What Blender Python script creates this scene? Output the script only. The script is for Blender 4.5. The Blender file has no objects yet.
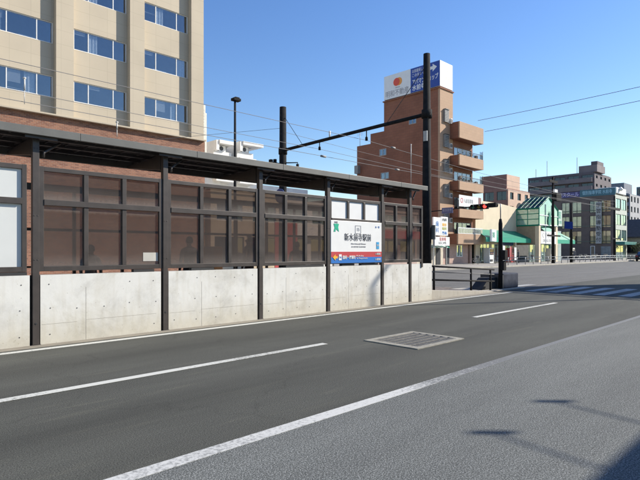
import bpy, bmesh, math, random
from mathutils import Vector, Matrix
rnd = random.Random(7)
S = bpy.context.scene
COL = S.collection
R = math.radians

# ------------------------------------------------------------ camera, sky, sun, exposure
EYE = 1.6
FOC = 515.0                       # focal length in pixels of a 640 px wide picture
AZ = math.atan2(.717, .697)       # heading of the camera, road runs along +X
cam = bpy.data.cameras.new('camera')
cam.sensor_width = 36; cam.lens = FOC / 640 * 36
cam.shift_y = 11 / 640
cam.clip_start = .05; cam.clip_end = 3000
co = bpy.data.objects.new('camera', cam); COL.objects.link(co)
co.location = (0, 0, EYE); co.rotation_euler = (R(90), 0, AZ - R(90))
S.camera = co

SUN_EL = R(32.5); SUN_AZ = math.atan2(-.482, .876)
W = bpy.data.worlds.new('World'); S.world = W; W.use_nodes = True
nt = W.node_tree; nt.nodes.clear()
sky = nt.nodes.new('ShaderNodeTexSky'); sky.sky_type = 'NISHITA'; sky.sun_disc = False
sky.sun_elevation = SUN_EL; sky.sun_rotation = R(90) - SUN_AZ
sky.air_density = 1.25; sky.dust_density = .15; sky.ozone_density = 3.0; sky.altitude = 50
bg = nt.nodes.new('ShaderNodeBackground'); bg.inputs[1].default_value = .105
wo = nt.nodes.new('ShaderNodeOutputWorld')
hs = nt.nodes.new('ShaderNodeHueSaturation'); hs.inputs['Hue'].default_value = .513; hs.inputs['Saturation'].default_value = 1.22; hs.inputs['Value'].default_value = 1.12
nt.links.new(sky.outputs[0], hs.inputs['Color']); nt.links.new(hs.outputs[0], bg.inputs[0]); nt.links.new(bg.outputs[0], wo.inputs[0])
sl = bpy.data.lights.new('sun', 'SUN'); sl.energy = 5.0; sl.angle = R(.55); sl.color = (1, .93, .82)
so = bpy.data.objects.new('sun', sl); COL.objects.link(so)
sd = Vector((math.cos(SUN_AZ) * math.cos(SUN_EL), math.sin(SUN_AZ) * math.cos(SUN_EL), math.sin(SUN_EL)))
so.rotation_euler = (-sd).to_track_quat('-Z', 'Y').to_euler(); so.location = (20, -20, 30)
S.view_settings.view_transform = 'Standard'; S.view_settings.look = 'None'
S.view_settings.exposure = 0.6; S.view_settings.gamma = 1
S.render.engine = 'CYCLES'
S.cycles.max_bounces = 8; S.cycles.transparent_max_bounces = 16

# ------------------------------------------------------------ survey helpers: a sight line met with a real plane
FX, FY = math.cos(AZ), math.sin(AZ)
def ray(x, v):
    u = (x - 320) / FOC
    return FX + FY * u, FY - FX * u, (251 - v) / FOC
def onY(x, v, Y):
    a, b, c = ray(x, v); t = Y / b
    return Vector((a * t, Y, EYE + c * t))
def onX(x, v, X):
    a, b, c = ray(x, v); t = X / a
    return Vector((X, b * t, EYE + c * t))
def xY(x, Y): return onY(x, 251, Y).x
def yX(x, X): return onX(x, 251, X).y

# ------------------------------------------------------------ materials
MATS = {}
def nmat(name):
    m = bpy.data.materials.new(name); m.use_nodes = True
    n = m.node_tree.nodes; l = m.node_tree.links
    return m, n, l, n['Principled BSDF']
def ramp(n, stops):
    r = n.new('ShaderNodeValToRGB')
    e = r.color_ramp.elements
    while len(e) < len(stops): e.new(.5)
    for k, (p, c) in enumerate(stops):
        e[k].position = p; e[k].color = (c[0], c[1], c[2], 1)
    return r
def M(name, col=(.5, .5, .5), rough=.7, var=.15, scale=3., bump=0., metal=0., bscale=None, spec=None, detail=6):
    """plain procedural material: base colour broken up by two octaves of noise"""
    if name in MATS: return MATS[name]
    m, n, l, b = nmat(name)
    tc = n.new('ShaderNodeTexCoord')
    n1 = n.new('ShaderNodeTexNoise'); n1.inputs['Scale'].default_value = scale; n1.inputs['Detail'].default_value = detail
    l.new(tc.outputs['Object'], n1.inputs['Vector'])
    lo = [c * (1 - var) for c in col]; hi = [min(1, c * (1 + var)) for c in col]
    r = ramp(n, [(.3, lo), (.7, hi)]); l.new(n1.outputs['Fac'], r.inputs[0])
    l.new(r.outputs[0], b.inputs['Base Color'])
    b.inputs['Roughness'].default_value = rough; b.inputs['Metallic'].default_value = metal
    if spec is not None: b.inputs['Specular IOR Level'].default_value = spec
    if bump:
        bp = n.new('ShaderNodeBump'); bp.inputs['Strength'].default_value = bump; bp.inputs['Distance'].default_value = .01
        n2 = n.new('ShaderNodeTexNoise'); n2.inputs['Scale'].default_value = bscale or scale * 12
        l.new(tc.outputs['Object'], n2.inputs['Vector']); l.new(n2.outputs['Fac'], bp.inputs['Height'])
        l.new(bp.outputs[0], b.inputs['Normal'])
    MATS[name] = m
    return m
def wallcoord(n, l):
    """(x+y, z) so patterns run along any axis aligned wall"""
    tc = n.new('ShaderNodeTexCoord'); sp = n.new('ShaderNodeSeparateXYZ'); l.new(tc.outputs['Object'], sp.inputs[0])
    ad = n.new('ShaderNodeMath'); l.new(sp.outputs[0], ad.inputs[0]); l.new(sp.outputs[1], ad.inputs[1])
    cb = n.new('ShaderNodeCombineXYZ'); l.new(ad.outputs[0], cb.inputs[0]); l.new(sp.outputs[2], cb.inputs[1])
    return cb, tc, sp
def brick(name, c1, c2, mortar, bw, bh, ms=.008, rough=.85, off=.5, var=.12, big=.5, bump=.3):
    m, n, l, b = nmat(name)
    cb, tc, sp = wallcoord(n, l)
    t = n.new('ShaderNodeTexBrick'); l.new(cb.outputs[0], t.inputs['Vector'])
    t.inputs['Color1'].default_value = (*c1, 1); t.inputs['Color2'].default_value = (*c2, 1); t.inputs['Mortar'].default_value = (*mortar, 1)
    t.inputs['Scale'].default_value = 1; t.inputs['Brick Width'].default_value = bw; t.inputs['Row Height'].default_value = bh
    t.inputs['Mortar Size'].default_value = ms; t.offset = off
    nz = n.new('ShaderNodeTexNoise'); nz.inputs['Scale'].default_value = big; nz.inputs['Detail'].default_value = 8; l.new(tc.outputs['Object'], nz.inputs['Vector'])
    mx = n.new('ShaderNodeMix'); mx.data_type = 'RGBA'; mx.blend_type = 'MULTIPLY'; mx.inputs[0].default_value = 1
    r = ramp(n, [(.3, (1 - var,) * 3), (.7, (1, 1, 1))]); l.new(nz.outputs['Fac'], r.inputs[0])
    l.new(t.outputs['Color'], mx.inputs[6]); l.new(r.outputs[0], mx.inputs[7]); l.new(mx.outputs[2], b.inputs['Base Color'])
    b.inputs['Roughness'].default_value = rough
    bp = n.new('ShaderNodeBump'); bp.inputs['Strength'].default_value = bump; bp.inputs['Distance'].default_value = .01; bp.invert = True
    l.new(t.outputs['Fac'], bp.inputs['Height']); l.new(bp.outputs[0], b.inputs['Normal'])
    MATS[name] = m
    return m
def asphalt(name, base, spot, grain, patch=.25, crack=True, bump=.5, wheel=False, tracks=()):
    m, n, l, b = nmat(name)
    tc = n.new('ShaderNodeTexCoord')
    v = n.new('ShaderNodeTexNoise'); v.inputs['Scale'].default_value = grain; v.inputs['Detail'].default_value = 3; v.inputs['Roughness'].default_value = .8
    l.new(tc.outputs['Object'], v.inputs['Vector'])
    r = ramp(n, [(.36, [c * .45 for c in base]), (.5, base), (.66, spot)]); l.new(v.outputs['Fac'], r.inputs[0])
    # stretched large patches along the traffic
    mp = n.new('ShaderNodeMapping'); mp.inputs['Scale'].default_value = (.16, .9, 1); l.new(tc.outputs['Object'], mp.inputs[0])
    p = n.new('ShaderNodeTexNoise'); p.inputs['Scale'].default_value = 1.; p.inputs['Detail'].default_value = 8; p.inputs['Roughness'].default_value = .65; l.new(mp.outputs[0], p.inputs['Vector'])
    r2 = ramp(n, [(.3, (1 - patch,) * 3), (.7, (1 + patch * .5, 1 + patch * .5, 1 + patch * .45))]); l.new(p.outputs['Fac'], r2.inputs[0])
    mx = n.new('ShaderNodeMix'); mx.data_type = 'RGBA'; mx.blend_type = 'MULTIPLY'; mx.inputs[0].default_value = 1
    l.new(r.outputs[0], mx.inputs[6]); l.new(r2.outputs[0], mx.inputs[7])
    last = mx.outputs[2]
    if crack:
        vo = n.new('ShaderNodeTexVoronoi'); vo.feature = 'DISTANCE_TO_EDGE'; vo.inputs['Scale'].default_value = .28
        wn = n.new('ShaderNodeTexNoise'); wn.inputs['Scale'].default_value = 1.3; wn.inputs['Detail'].default_value = 6; l.new(tc.outputs['Object'], wn.inputs['Vector'])
        va = n.new('ShaderNodeVectorMath'); va.operation = 'MULTIPLY_ADD'; va.inputs[1].default_value = (1.4, 1.4, 0)
        l.new(wn.outputs['Color'], va.inputs[0]); l.new(tc.outputs['Object'], va.inputs[2]); l.new(va.outputs[0], vo.inputs['Vector'])
        cr = ramp(n, [(.0, (.55,) * 3), (.005, (1, 1, 1))]); l.new(vo.outputs['Distance'], cr.inputs[0])
        m2 = n.new('ShaderNodeMix'); m2.data_type = 'RGBA'; m2.blend_type = 'MULTIPLY'; m2.inputs[0].default_value = .4
        l.new(last, m2.inputs[6]); l.new(cr.outputs[0], m2.inputs[7]); last = m2.outputs[2]
    if tracks:
        # two tyre-polished bands per lane and an oil-darkened strip between them
        sp = n.new('ShaderNodeSeparateXYZ'); l.new(tc.outputs['Object'], sp.inputs[0])
        wy = n.new('ShaderNodeMath'); wy.operation = 'MULTIPLY_ADD'; wy.inputs[1].default_value = .35; l.new(p.outputs['Fac'], wy.inputs[0]); l.new(sp.outputs[1], wy.inputs[2])
        mr = n.new('ShaderNodeMapRange'); mr.inputs[1].default_value = tracks[0] + .17; mr.inputs[2].default_value = tracks[1] + .17; l.new(wy.outputs[0], mr.inputs[0])
        stops = []
        nl = tracks[2]
        for q in range(nl):
            for (f, c) in ((0.02, 1.0), (.24, 1.16), (.38, 1.0), (.5, .86), (.62, 1.0), (.77, 1.16), (.98, 1.0)): stops.append(((q + f) / nl, (c, c, c * .985)))
        tr = ramp(n, stops); l.new(mr.outputs[0], tr.inputs[0])
        m5 = n.new('ShaderNodeMix'); m5.data_type = 'RGBA'; m5.blend_type = 'MULTIPLY'; m5.inputs[0].default_value = 1; m5.clamp_result = False
        l.new(last, m5.inputs[6]); l.new(tr.outputs[0], m5.inputs[7]); last = m5.outputs[2]
        sc = n.new('ShaderNodeMapping'); sc.inputs['Scale'].default_value = (.5, 5, 1); sc.inputs['Rotation'].default_value = (0, 0, .12); l.new(tc.outputs['Object'], sc.inputs[0])
        sn = n.new('ShaderNodeTexNoise'); sn.inputs['Scale'].default_value = 1.1; sn.inputs['Detail'].default_value = 4; sn.inputs['Distortion'].default_value = .8; l.new(sc.outputs[0], sn.inputs['Vector'])
        sr = ramp(n, [(.60, (1, 1, 1)), (.72, (1.22, 1.2, 1.15))]); l.new(sn.outputs['Fac'], sr.inputs[0])
        m6 = n.new('ShaderNodeMix'); m6.data_type = 'RGBA'; m6.blend_type = 'MULTIPLY'; m6.inputs[0].default_value = 1
        l.new(last, m6.inputs[6]); l.new(sr.outputs[0], m6.inputs[7]); last = m6.outputs[2]
    l.new(last, b.inputs['Base Color'])
    b.inputs['Roughness'].default_value = .88; b.inputs['Specular IOR Level'].default_value = .3
    bp = n.new('ShaderNodeBump'); bp.inputs['Strength'].default_value = bump; bp.inputs['Distance'].default_value = .008
    l.new(v.outputs['Fac'], bp.inputs['Height']); l.new(bp.outputs[0], b.inputs['Normal'])
    MATS[name] = m
    return m
def paint_line(name, under, col=(.62, .62, .58), wear=.42, sharp=.1, fade=None):
    """road paint, chipped so the asphalt below shows"""
    m, n, l, b = nmat(name)
    tc = n.new('ShaderNodeTexCoord')
    a = n.new('ShaderNodeTexNoise'); a.inputs['Scale'].default_value = 26; a.inputs['Detail'].default_value = 8; a.inputs['Roughness'].default_value = .75
    g = n.new('ShaderNodeTexNoise'); g.inputs['Scale'].default_value = .5; g.inputs['Detail'].default_value = 3
    l.new(tc.outputs['Object'], a.inputs['Vector']); l.new(tc.outputs['Object'], g.inputs['Vector'])
    ad = n.new('ShaderNodeMath'); ad.operation = 'MULTIPLY_ADD'; ad.inputs[1].default_value = .5
    l.new(g.outputs['Fac'], ad.inputs[0]); l.new(a.outputs['Fac'], ad.inputs[2])
    s = n.new('ShaderNodeMath'); s.operation = 'SUBTRACT'; s.inputs[1].default_value = .25; l.new(ad.outputs[0], s.inputs[0])
    last = s.outputs[0]
    if fade:
        sx = n.new('ShaderNodeSeparateXYZ'); l.new(tc.outputs['Object'], sx.inputs[0])
        fr = n.new('ShaderNodeMapRange'); fr.inputs[1].default_value = fade[0]; fr.inputs[2].default_value = fade[1]; fr.inputs[4].default_value = .32; l.new(sx.outputs[0], fr.inputs[0])
        sb = n.new('ShaderNodeMath'); sb.operation = 'SUBTRACT'; l.new(last, sb.inputs[0]); l.new(fr.outputs[0], sb.inputs[1]); last = sb.outputs[0]
    r = ramp(n, [(wear - sharp, under), (wear + sharp, col)]); l.new(last, r.inputs[0])
    l.new(r.outputs[0], b.inputs['Base Color']); b.inputs['Roughness'].default_value = .75
    MATS[name] = m
    return m
def glass(name, tint, refl, clear, rough=.02, body=None, bodyfac=0., bump=0., transl=False):
    """thin sheet: lets light straight through, mirrors at the Fresnel angle, plus some milky body colour"""
    m, n, l, b = nmat(name); n.remove(b)
    o = n['Material Output']
    tr = n.new('ShaderNodeBsdfTransparent'); tr.inputs[0].default_value = (*tint, 1)
    gl = n.new('ShaderNodeBsdfGlossy'); gl.inputs[0].default_value = (*refl, 1); gl.inputs['Roughness'].default_value = rough
    fr = n.new('ShaderNodeFresnel'); ge = n.new('ShaderNodeNewGeometry')
    io = n.new('ShaderNodeMath'); io.operation = 'MULTIPLY_ADD'; io.inputs[1].default_value = 1 / 1.5 - 1.5; io.inputs[2].default_value = 1.5
    l.new(ge.outputs['Backfacing'], io.inputs[0]); l.new(io.outputs[0], fr.inputs[0])
    ad = n.new('ShaderNodeMath'); ad.inputs[1].default_value = 1 - clear; ad.use_clamp = True; l.new(fr.outputs[0], ad.inputs[0])
    mx = n.new('ShaderNodeMixShader'); l.new(ad.outputs[0], mx.inputs[0]); l.new(gl.outputs[0], mx.inputs[2])
    if bodyfac:
        df = n.new('ShaderNodeBsdfDiffuse'); df.inputs[0].default_value = (*body, 1)
        tl = n.new('ShaderNodeBsdfTranslucent'); tl.inputs[0].default_value = (*body, 1)
        m0 = n.new('ShaderNodeMixShader'); m0.inputs[0].default_value = .4; l.new(df.outputs[0], m0.inputs[1]); l.new(tl.outputs[0], m0.inputs[2])
        tc = n.new('ShaderNodeTexCoord'); nz = n.new('ShaderNodeTexNoise'); nz.inputs['Scale'].default_value = 1.7; nz.inputs['Detail'].default_value = 7
        l.new(tc.outputs['Object'], nz.inputs['Vector'])
        mr = n.new('ShaderNodeMapRange'); mr.inputs[1].default_value = .3; mr.inputs[2].default_value = .7
        mr.inputs[3].default_value = bodyfac * .8; mr.inputs[4].default_value = bodyfac * 1.2; l.new(nz.outputs['Fac'], mr.inputs[0])
        m1 = n.new('ShaderNodeMixShader'); l.new(mr.outputs[0], m1.inputs[0]); l.new(tr.outputs[0], m1.inputs[1]); l.new(m0.outputs[0], m1.inputs[2])
        l.new(m1.outputs[0], mx.inputs[1])
    else: l.new(tr.outputs[0], mx.inputs[1])
    if bump:
        tc = n.new('ShaderNodeTexCoord'); nz = n.new('ShaderNodeTexNoise'); nz.inputs['Scale'].default_value = .9; l.new(tc.outputs['Object'], nz.inputs['Vector'])
        bp = n.new('ShaderNodeBump'); bp.inputs['Strength'].default_value = bump; bp.inputs['Distance'].default_value = .05
        l.new(nz.outputs['Fac'], bp.inputs['Height']); l.new(bp.outputs[0], gl.inputs['Normal'])
    l.new(mx.outputs[0], o.inputs[0])
    MATS[name] = m
    return m
def concrete(name, base, streak=.25, bump=.25, warm=(.62, .55, .42), seam=0.):
    m, n, l, b = nmat(name)
    tc = n.new('ShaderNodeTexCoord')
    a = n.new('ShaderNodeTexNoise'); a.inputs['Scale'].default_value = 2.2; a.inputs['Detail'].default_value = 10; a.inputs['Roughness'].default_value = .7
    l.new(tc.outputs['Object'], a.inputs['Vector'])
    r = ramp(n, [(.28, [c * (1 - streak) for c in base]), (.5, base), (.75, [min(1, c * 1.08) for c in base])]); l.new(a.outputs['Fac'], r.inputs[0])
    mp = n.new('ShaderNodeMapping'); mp.inputs['Scale'].default_value = (5, 5, .35); l.new(tc.outputs['Object'], mp.inputs[0])
    s = n.new('ShaderNodeTexNoise'); s.inputs['Scale'].default_value = 1.6; s.inputs['Detail'].default_value = 8; l.new(mp.outputs[0], s.inputs['Vector'])
    r2 = ramp(n, [(.3, [.72 + .28 * w for w in warm]), (.52, (1, 1, 1))]); l.new(s.outputs['Fac'], r2.inputs[0])
    mx = n.new('ShaderNodeMix'); mx.data_type = 'RGBA'; mx.blend_type = 'MULTIPLY'; mx.inputs[0].default_value = .8
    l.new(r.outputs[0], mx.inputs[6]); l.new(r2.outputs[0], mx.inputs[7])
    last = mx.outputs[2]
    if seam:
        # splash dirt in the foot of the wall, ragged upper edge
        sp = n.new('ShaderNodeSeparateXYZ'); l.new(tc.outputs['Object'], sp.inputs[0])
        ad = n.new('ShaderNodeMath'); ad.operation = 'MULTIPLY_ADD'; ad.inputs[1].default_value = -1.1; l.new(s.outputs['Fac'], ad.inputs[0]); l.new(sp.outputs[2], ad.inputs[2])
        rr = ramp(n, [(.0, (.80, .765, .69)), (.5, (1, 1, 1))]); ad2 = ad; ad = n.new('ShaderNodeMath'); ad.inputs[1].default_value = .45; l.new(ad2.outputs[0], ad.inputs[0])
        st2 = n.new('ShaderNodeTexNoise'); st2.inputs['Scale'].default_value = 1.1; st2.inputs['Detail'].default_value = 9; st2.inputs['Roughness'].default_value = .75; st2.inputs['Distortion'].default_value = .6
        l.new(tc.outputs['Object'], st2.inputs['Vector'])
        sr = ramp(n, [(.36, (.70, .67, .60)), (.5, (1, 1, 1))]); l.new(st2.outputs['Fac'], sr.inputs[0])
        m4 = n.new('ShaderNodeMix'); m4.data_type = 'RGBA'; m4.blend_type = 'MULTIPLY'; m4.inputs[0].default_value = .4
        l.new(last, m4.inputs[6]); l.new(sr.outputs[0], m4.inputs[7]); last = m4.outputs[2]; l.new(ad.outputs[0], rr.inputs[0])
        m2 = n.new('ShaderNodeMix'); m2.data_type = 'RGBA'; m2.blend_type = 'MULTIPLY'; m2.inputs[0].default_value = 1
        l.new(last, m2.inputs[6]); l.new(rr.outputs[0], m2.inputs[7]); last = m2.outputs[2]
        pit = n.new('ShaderNodeTexVoronoi'); pit.inputs['Scale'].default_value = 9; l.new(tc.outputs['Object'], pit.inputs['Vector'])
        pr = ramp(n, [(.06, (.6, .57, .5)), (.1, (1, 1, 1))]); l.new(pit.outputs['Distance'], pr.inputs[0])
        m3 = n.new('ShaderNodeMix'); m3.data_type = 'RGBA'; m3.blend_type = 'MULTIPLY'; m3.inputs[0].default_value = .55
        l.new(last, m3.inputs[6]); l.new(pr.outputs[0], m3.inputs[7]); last = m3.outputs[2]
    l.new(last, b.inputs['Base Color']); b.inputs['Roughness'].default_value = .85
    bp = n.new('ShaderNodeBump'); bp.inputs['Strength'].default_value = bump; bp.inputs['Distance'].default_value = .003
    n2 = n.new('ShaderNodeTexNoise'); n2.inputs['Scale'].default_value = 45; n2.inputs['Detail'].default_value = 5; l.new(tc.outputs['Object'], n2.inputs['Vector'])
    l.new(n2.outputs['Fac'], bp.inputs['Height']); l.new(bp.outputs[0], b.inputs['Normal'])
    MATS[name] = m
    return m
def emit(name, col, st):
    m, n, l, b = nmat(name)
    b.inputs['Base Color'].default_value = (*col, 1); b.inputs['Emission Color'].default_value = (*col, 1); b.inputs['Emission Strength'].default_value = st
    MATS[name] = m; return m

AS_MID = asphalt('asphalt_lane', (.066, .067, .058), (.130, .131, .117), 90, .26, tracks=(3.56, 9.1, 2))
AS_NEAR = asphalt('asphalt_porous', (.106, .112, .106), (.36, .37, .355), 85, .24, crack=False, bump=.6)
AS_FAR = asphalt('asphalt_far', (.135, .132, .122), (.19, .185, .17), 20, .2)
LINE = paint_line('line_paint', (.10, .10, .092), col=(.54, .54, .49), wear=.385)
LINE_WORN = paint_line('line_paint_worn', (.135, .138, .134), (.52, .52, .49), wear=.38, sharp=.12, fade=(4.2, 7.2))
LINE_GHOST = paint_line('line_paint_ghost', (.135, .138, .134), (.17, .174, .168), wear=.52, sharp=.12)
CONC = concrete('cast_concrete', (.66, .65, .60), .18, seam=1.)
CONC2 = concrete('kerb_concrete', (.40, .37, .31), .35)
CONC3 = concrete('gutter_concrete', (.24, .215, .17), .35)
PAVE = brick('paving', (.33, .31, .28), (.29, .27, .24), (.2, .19, .17), .3, .3, .01)
TRAMBED = M('tram_bed', (.16, .13, .11), .9, .25, 6, .4)
STEEL = M('painted_steel', (.052, .043, .037), .45, .2, 5, .05, spec=.5)
STEELR = M('roof_steel', (.12, .118, .105), .5, .12, 3, .05)
SOFF = M('soffit', (.10, .08, .07), .7, .2, 4)
POLEM = M('pole_black', (.020, .019, .019), .85, .3, 6, .1, spec=.15)
GALV = M('galvanised', (.32, .33, .33), .45, .15, 10, metal=.5)
WHITEP = M('white_paint', (.75, .75, .73), .45, .05, 4)
WHITES = M('white_sign', (.78, .78, .75), .35, .03, 3)
PANELW = M('white_panel', (.62, .63, .60), .3, .04, 1.5)
RUB = M('rubber', (.03, .03, .03), .8)
DARKM = M('dark_metal', (.05, .05, .055), .5, .2)
BEIGE = brick('beige_tile', (.53, .455, .34), (.515, .44, .33), (.455, .39, .29), 1.0, .75, .012, off=0, var=.1, bump=.1)
BRK = brick('office_brick', (.37, .165, .095), (.21, .08, .05), (.31, .23, .17), .23, .078, .009, var=.3)
RBRICK = brick('brown_tile', (.30, .125, .073), (.27, .11, .063), (.19, .09, .06), .6, .3, .012, var=.25, bump=.15)
OTILE = brick('orange_tile', (.47, .31, .20), (.445, .29, .185), (.38, .255, .17), .6, .3, .01, var=.1, bump=.1)
WINB = glass('office_window_glass', (.88, .91, .94), (.66, .68, .70), .84, rough=.04, bump=.10)
WIND = glass('window_glass', (.45, .48, .50), (.7, .76, .82), .80, bump=.04)
WINC = glass('clear_window_glass', (.95, .95, .93), (.7, .75, .8), .96, bump=.04)
SMOKE = glass('smoked_panel', (.48, .425, .39), (.6, .6, .63), .98, .12, (.35, .295, .255), .18)
def light_bands(m):
    """bright light bands painted into the sheets beside the rails, edges broken by noise"""
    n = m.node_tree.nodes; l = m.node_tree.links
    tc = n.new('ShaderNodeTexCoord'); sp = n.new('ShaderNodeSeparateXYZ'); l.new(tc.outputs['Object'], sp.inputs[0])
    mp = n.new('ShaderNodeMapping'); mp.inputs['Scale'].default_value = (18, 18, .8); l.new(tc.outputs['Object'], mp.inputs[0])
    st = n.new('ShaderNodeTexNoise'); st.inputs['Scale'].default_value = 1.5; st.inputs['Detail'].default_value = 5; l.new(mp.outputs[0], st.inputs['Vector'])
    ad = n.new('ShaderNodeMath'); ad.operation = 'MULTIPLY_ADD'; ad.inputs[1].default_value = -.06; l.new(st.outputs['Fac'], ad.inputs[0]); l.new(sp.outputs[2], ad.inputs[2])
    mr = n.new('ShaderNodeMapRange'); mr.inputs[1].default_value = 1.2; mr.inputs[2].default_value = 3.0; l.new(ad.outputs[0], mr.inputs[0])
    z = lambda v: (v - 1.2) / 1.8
    r = ramp(n, [(z(1.26), (.75,) * 3), (z(1.52), (.12,) * 3), (z(2.24), (.0,) * 3), (z(2.30), (.5,) * 3), (z(2.36), (.5,) * 3), (z(2.40), (1.,) * 3), (z(2.58), (.22,) * 3), (z(2.72), (0,) * 3)]); l.new(mr.outputs[0], r.inputs[0])  # ramp paints the light streaks above and below the middle rail
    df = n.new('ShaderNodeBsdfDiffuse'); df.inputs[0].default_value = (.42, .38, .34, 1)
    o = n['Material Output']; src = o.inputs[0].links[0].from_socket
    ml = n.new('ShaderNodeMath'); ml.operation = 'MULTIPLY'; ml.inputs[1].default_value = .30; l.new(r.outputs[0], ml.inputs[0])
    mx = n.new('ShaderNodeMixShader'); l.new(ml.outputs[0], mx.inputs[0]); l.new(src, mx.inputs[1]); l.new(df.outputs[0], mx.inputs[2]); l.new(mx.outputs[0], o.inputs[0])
light_bands(SMOKE)
WINC = glass('clear_window_glass', (.95, .95, .93), (.7, .75, .8), .96, bump=.04)
CLEARG = glass('pale_green_glass', (.72, .85, .82), (.8, .95, .92), .78, body=(.55, .72, .66), bodyfac=.28, bump=.03)
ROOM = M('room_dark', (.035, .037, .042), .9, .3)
CURT = M('curtain', (.55, .58, .58), .9, .15, 12)
GREEN = M('green_awning', (.0, .22, .13), .5, .06, 2)
GREENL = M('green_valance', (.01, .32, .20), .5, .06, 2)
TEXT = M('ink_black', (.05, .05, .055), .5, 0)

# ------------------------------------------------------------ objects
WLOC = {}
def link(o, parent=None):
    COL.objects.link(o)
    if parent is not None: o.parent = parent
    return o
def tag(o, label=None, cat=None, group=None, kind=None):
    if label: o['label'] = label
    if cat: o['category'] = cat
    if group: o['group'] = group
    if kind: o['kind'] = kind
    return o
def thing(name, label, cat, loc=(0, 0, 0), group=None):
    o = bpy.data.objects.new(name, None); o.empty_display_size = .2
    COL.objects.link(o); o.location = loc; WLOC[o.name] = Vector(loc)
    return tag(o, label, cat, group)
class MB:
    """collects boxes, prisms, tubes in world coordinates; build() links ONE mesh object"""
    def __init__(s): s.bm = bmesh.new(); s.mi = 0
    def _f(s, vs):
        try:
            f = s.bm.faces.new(vs); f.material_index = s.mi; return f
        except ValueError: return None
    def box(s, x0, x1, y0, y1, z0, z1):
        v = [s.bm.verts.new(p) for p in ((x0, y0, z0), (x1, y0, z0), (x1, y1, z0), (x0, y1, z0), (x0, y0, z1), (x1, y0, z1), (x1, y1, z1), (x0, y1, z1))]
        for q in ((0, 3, 2, 1), (4, 5, 6, 7), (0, 1, 5, 4), (1, 2, 6, 5), (2, 3, 7, 6), (3, 0, 4, 7)): s._f([v[i] for i in q])
        return s
    def hexa(s, lo, hi):
        v = [s.bm.verts.new(p) for p in list(lo) + list(hi)]; k = len(lo)
        s._f(v[:k][::-1]); s._f(v[k:])
        for i in range(k): s._f([v[i], v[(i + 1) % k], v[k + (i + 1) % k], v[k + i]])
        return s
    def prism(s, poly, axis, a0, a1):
        """poly in the two other axes, extruded along axis 0/1/2"""
        def p(q, a):
            r = list(q); r.insert(axis, a); return r
        return s.hexa([p(q, a0) for q in poly], [p(q, a1) for q in poly])
    def tube(s, pts, rad, seg=8, cap=True):
        pts = [Vector(p) for p in pts]; rads = rad if isinstance(rad, (list, tuple)) else [rad] * len(pts)
        rings = []; ref = None
        for i, p in enumerate(pts):
            d = (pts[min(i + 1, len(pts) - 1)] - pts[max(i - 1, 0)]).normalized()
            if ref is None:
                ref = d.orthogonal().normalized()
            ref = (ref - d * ref.dot(d)).normalized(); o = d.cross(ref)
            rings.append([s.bm.verts.new(p + (ref * math.cos(a) + o * math.sin(a)) * rads[i]) for a in [2 * math.pi * (k + .5) / seg for k in range(seg)]])
        for i in range(len(rings) - 1):
            for k in range(seg):
                f = s._f([rings[i][k], rings[i][(k + 1) % seg], rings[i + 1][(k + 1) % seg], rings[i + 1][k]])
                if f and seg > 5: f.smooth = True
        if cap: s._f(rings[0][::-1]); s._f(rings[-1])
        return s
    def disc(s, c, r, n, seg=12, thick=.01):
        n = Vector(n).normalized(); return s.tube([Vector(c) - n * thick / 2, Vector(c) + n * thick / 2], r, seg)
    def quad(s, a, b, c, d):
        s._f([s.bm.verts.new(p) for p in (a, b, c, d)]); return s
    def build(s, name, mats, parent=None, bevel=0., label=None):
        if not isinstance(mats, (list, tuple)): mats = [mats]
        off = Vector((0, 0, 0))
        if parent is not None: off = WLOC[parent.name]
        bmesh.ops.recalc_face_normals(s.bm, faces=s.bm.faces)
        for v in s.bm.verts: v.co -= off
        me = bpy.data.meshes.new(name); s.bm.to_mesh(me); s.bm.free()
        for m in mats: me.materials.append(m)
        o = bpy.data.objects.new(name, me); link(o, parent)
        WLOC[o.name] = off.copy()
        if bevel:
            b = o.modifiers.new('bevel', 'BEVEL'); b.width = bevel; b.segments = 2; b.limit_method = 'ANGLE'
        if label: o['label'] = label
        return o
def B(x0, x1, y0, y1, z0, z1): return MB().box(x0, x1, y0, y1, z0, z1)
def struct(name, mb, mat, bevel=0.):
    o = mb.build(name, mat, None, bevel); o['kind'] = 'structure'; return o
def solo(name, mb, mat, label, cat, group=None, bevel=0.):
    return tag(mb.build(name, mat, None, bevel), label, cat, group)
def children(o): return [c for c in bpy.data.objects if c.parent == o]
def copy_tree(o, delta, parent=None):
    c = o.copy(); COL.objects.link(c)
    if parent is None: c.location = Vector(o.location) + Vector(delta)
    else: c.parent = parent
    WLOC[c.name] = WLOC[o.name] + Vector(delta)
    for ch in children(o): copy_tree(ch, delta, c)
    return c
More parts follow.
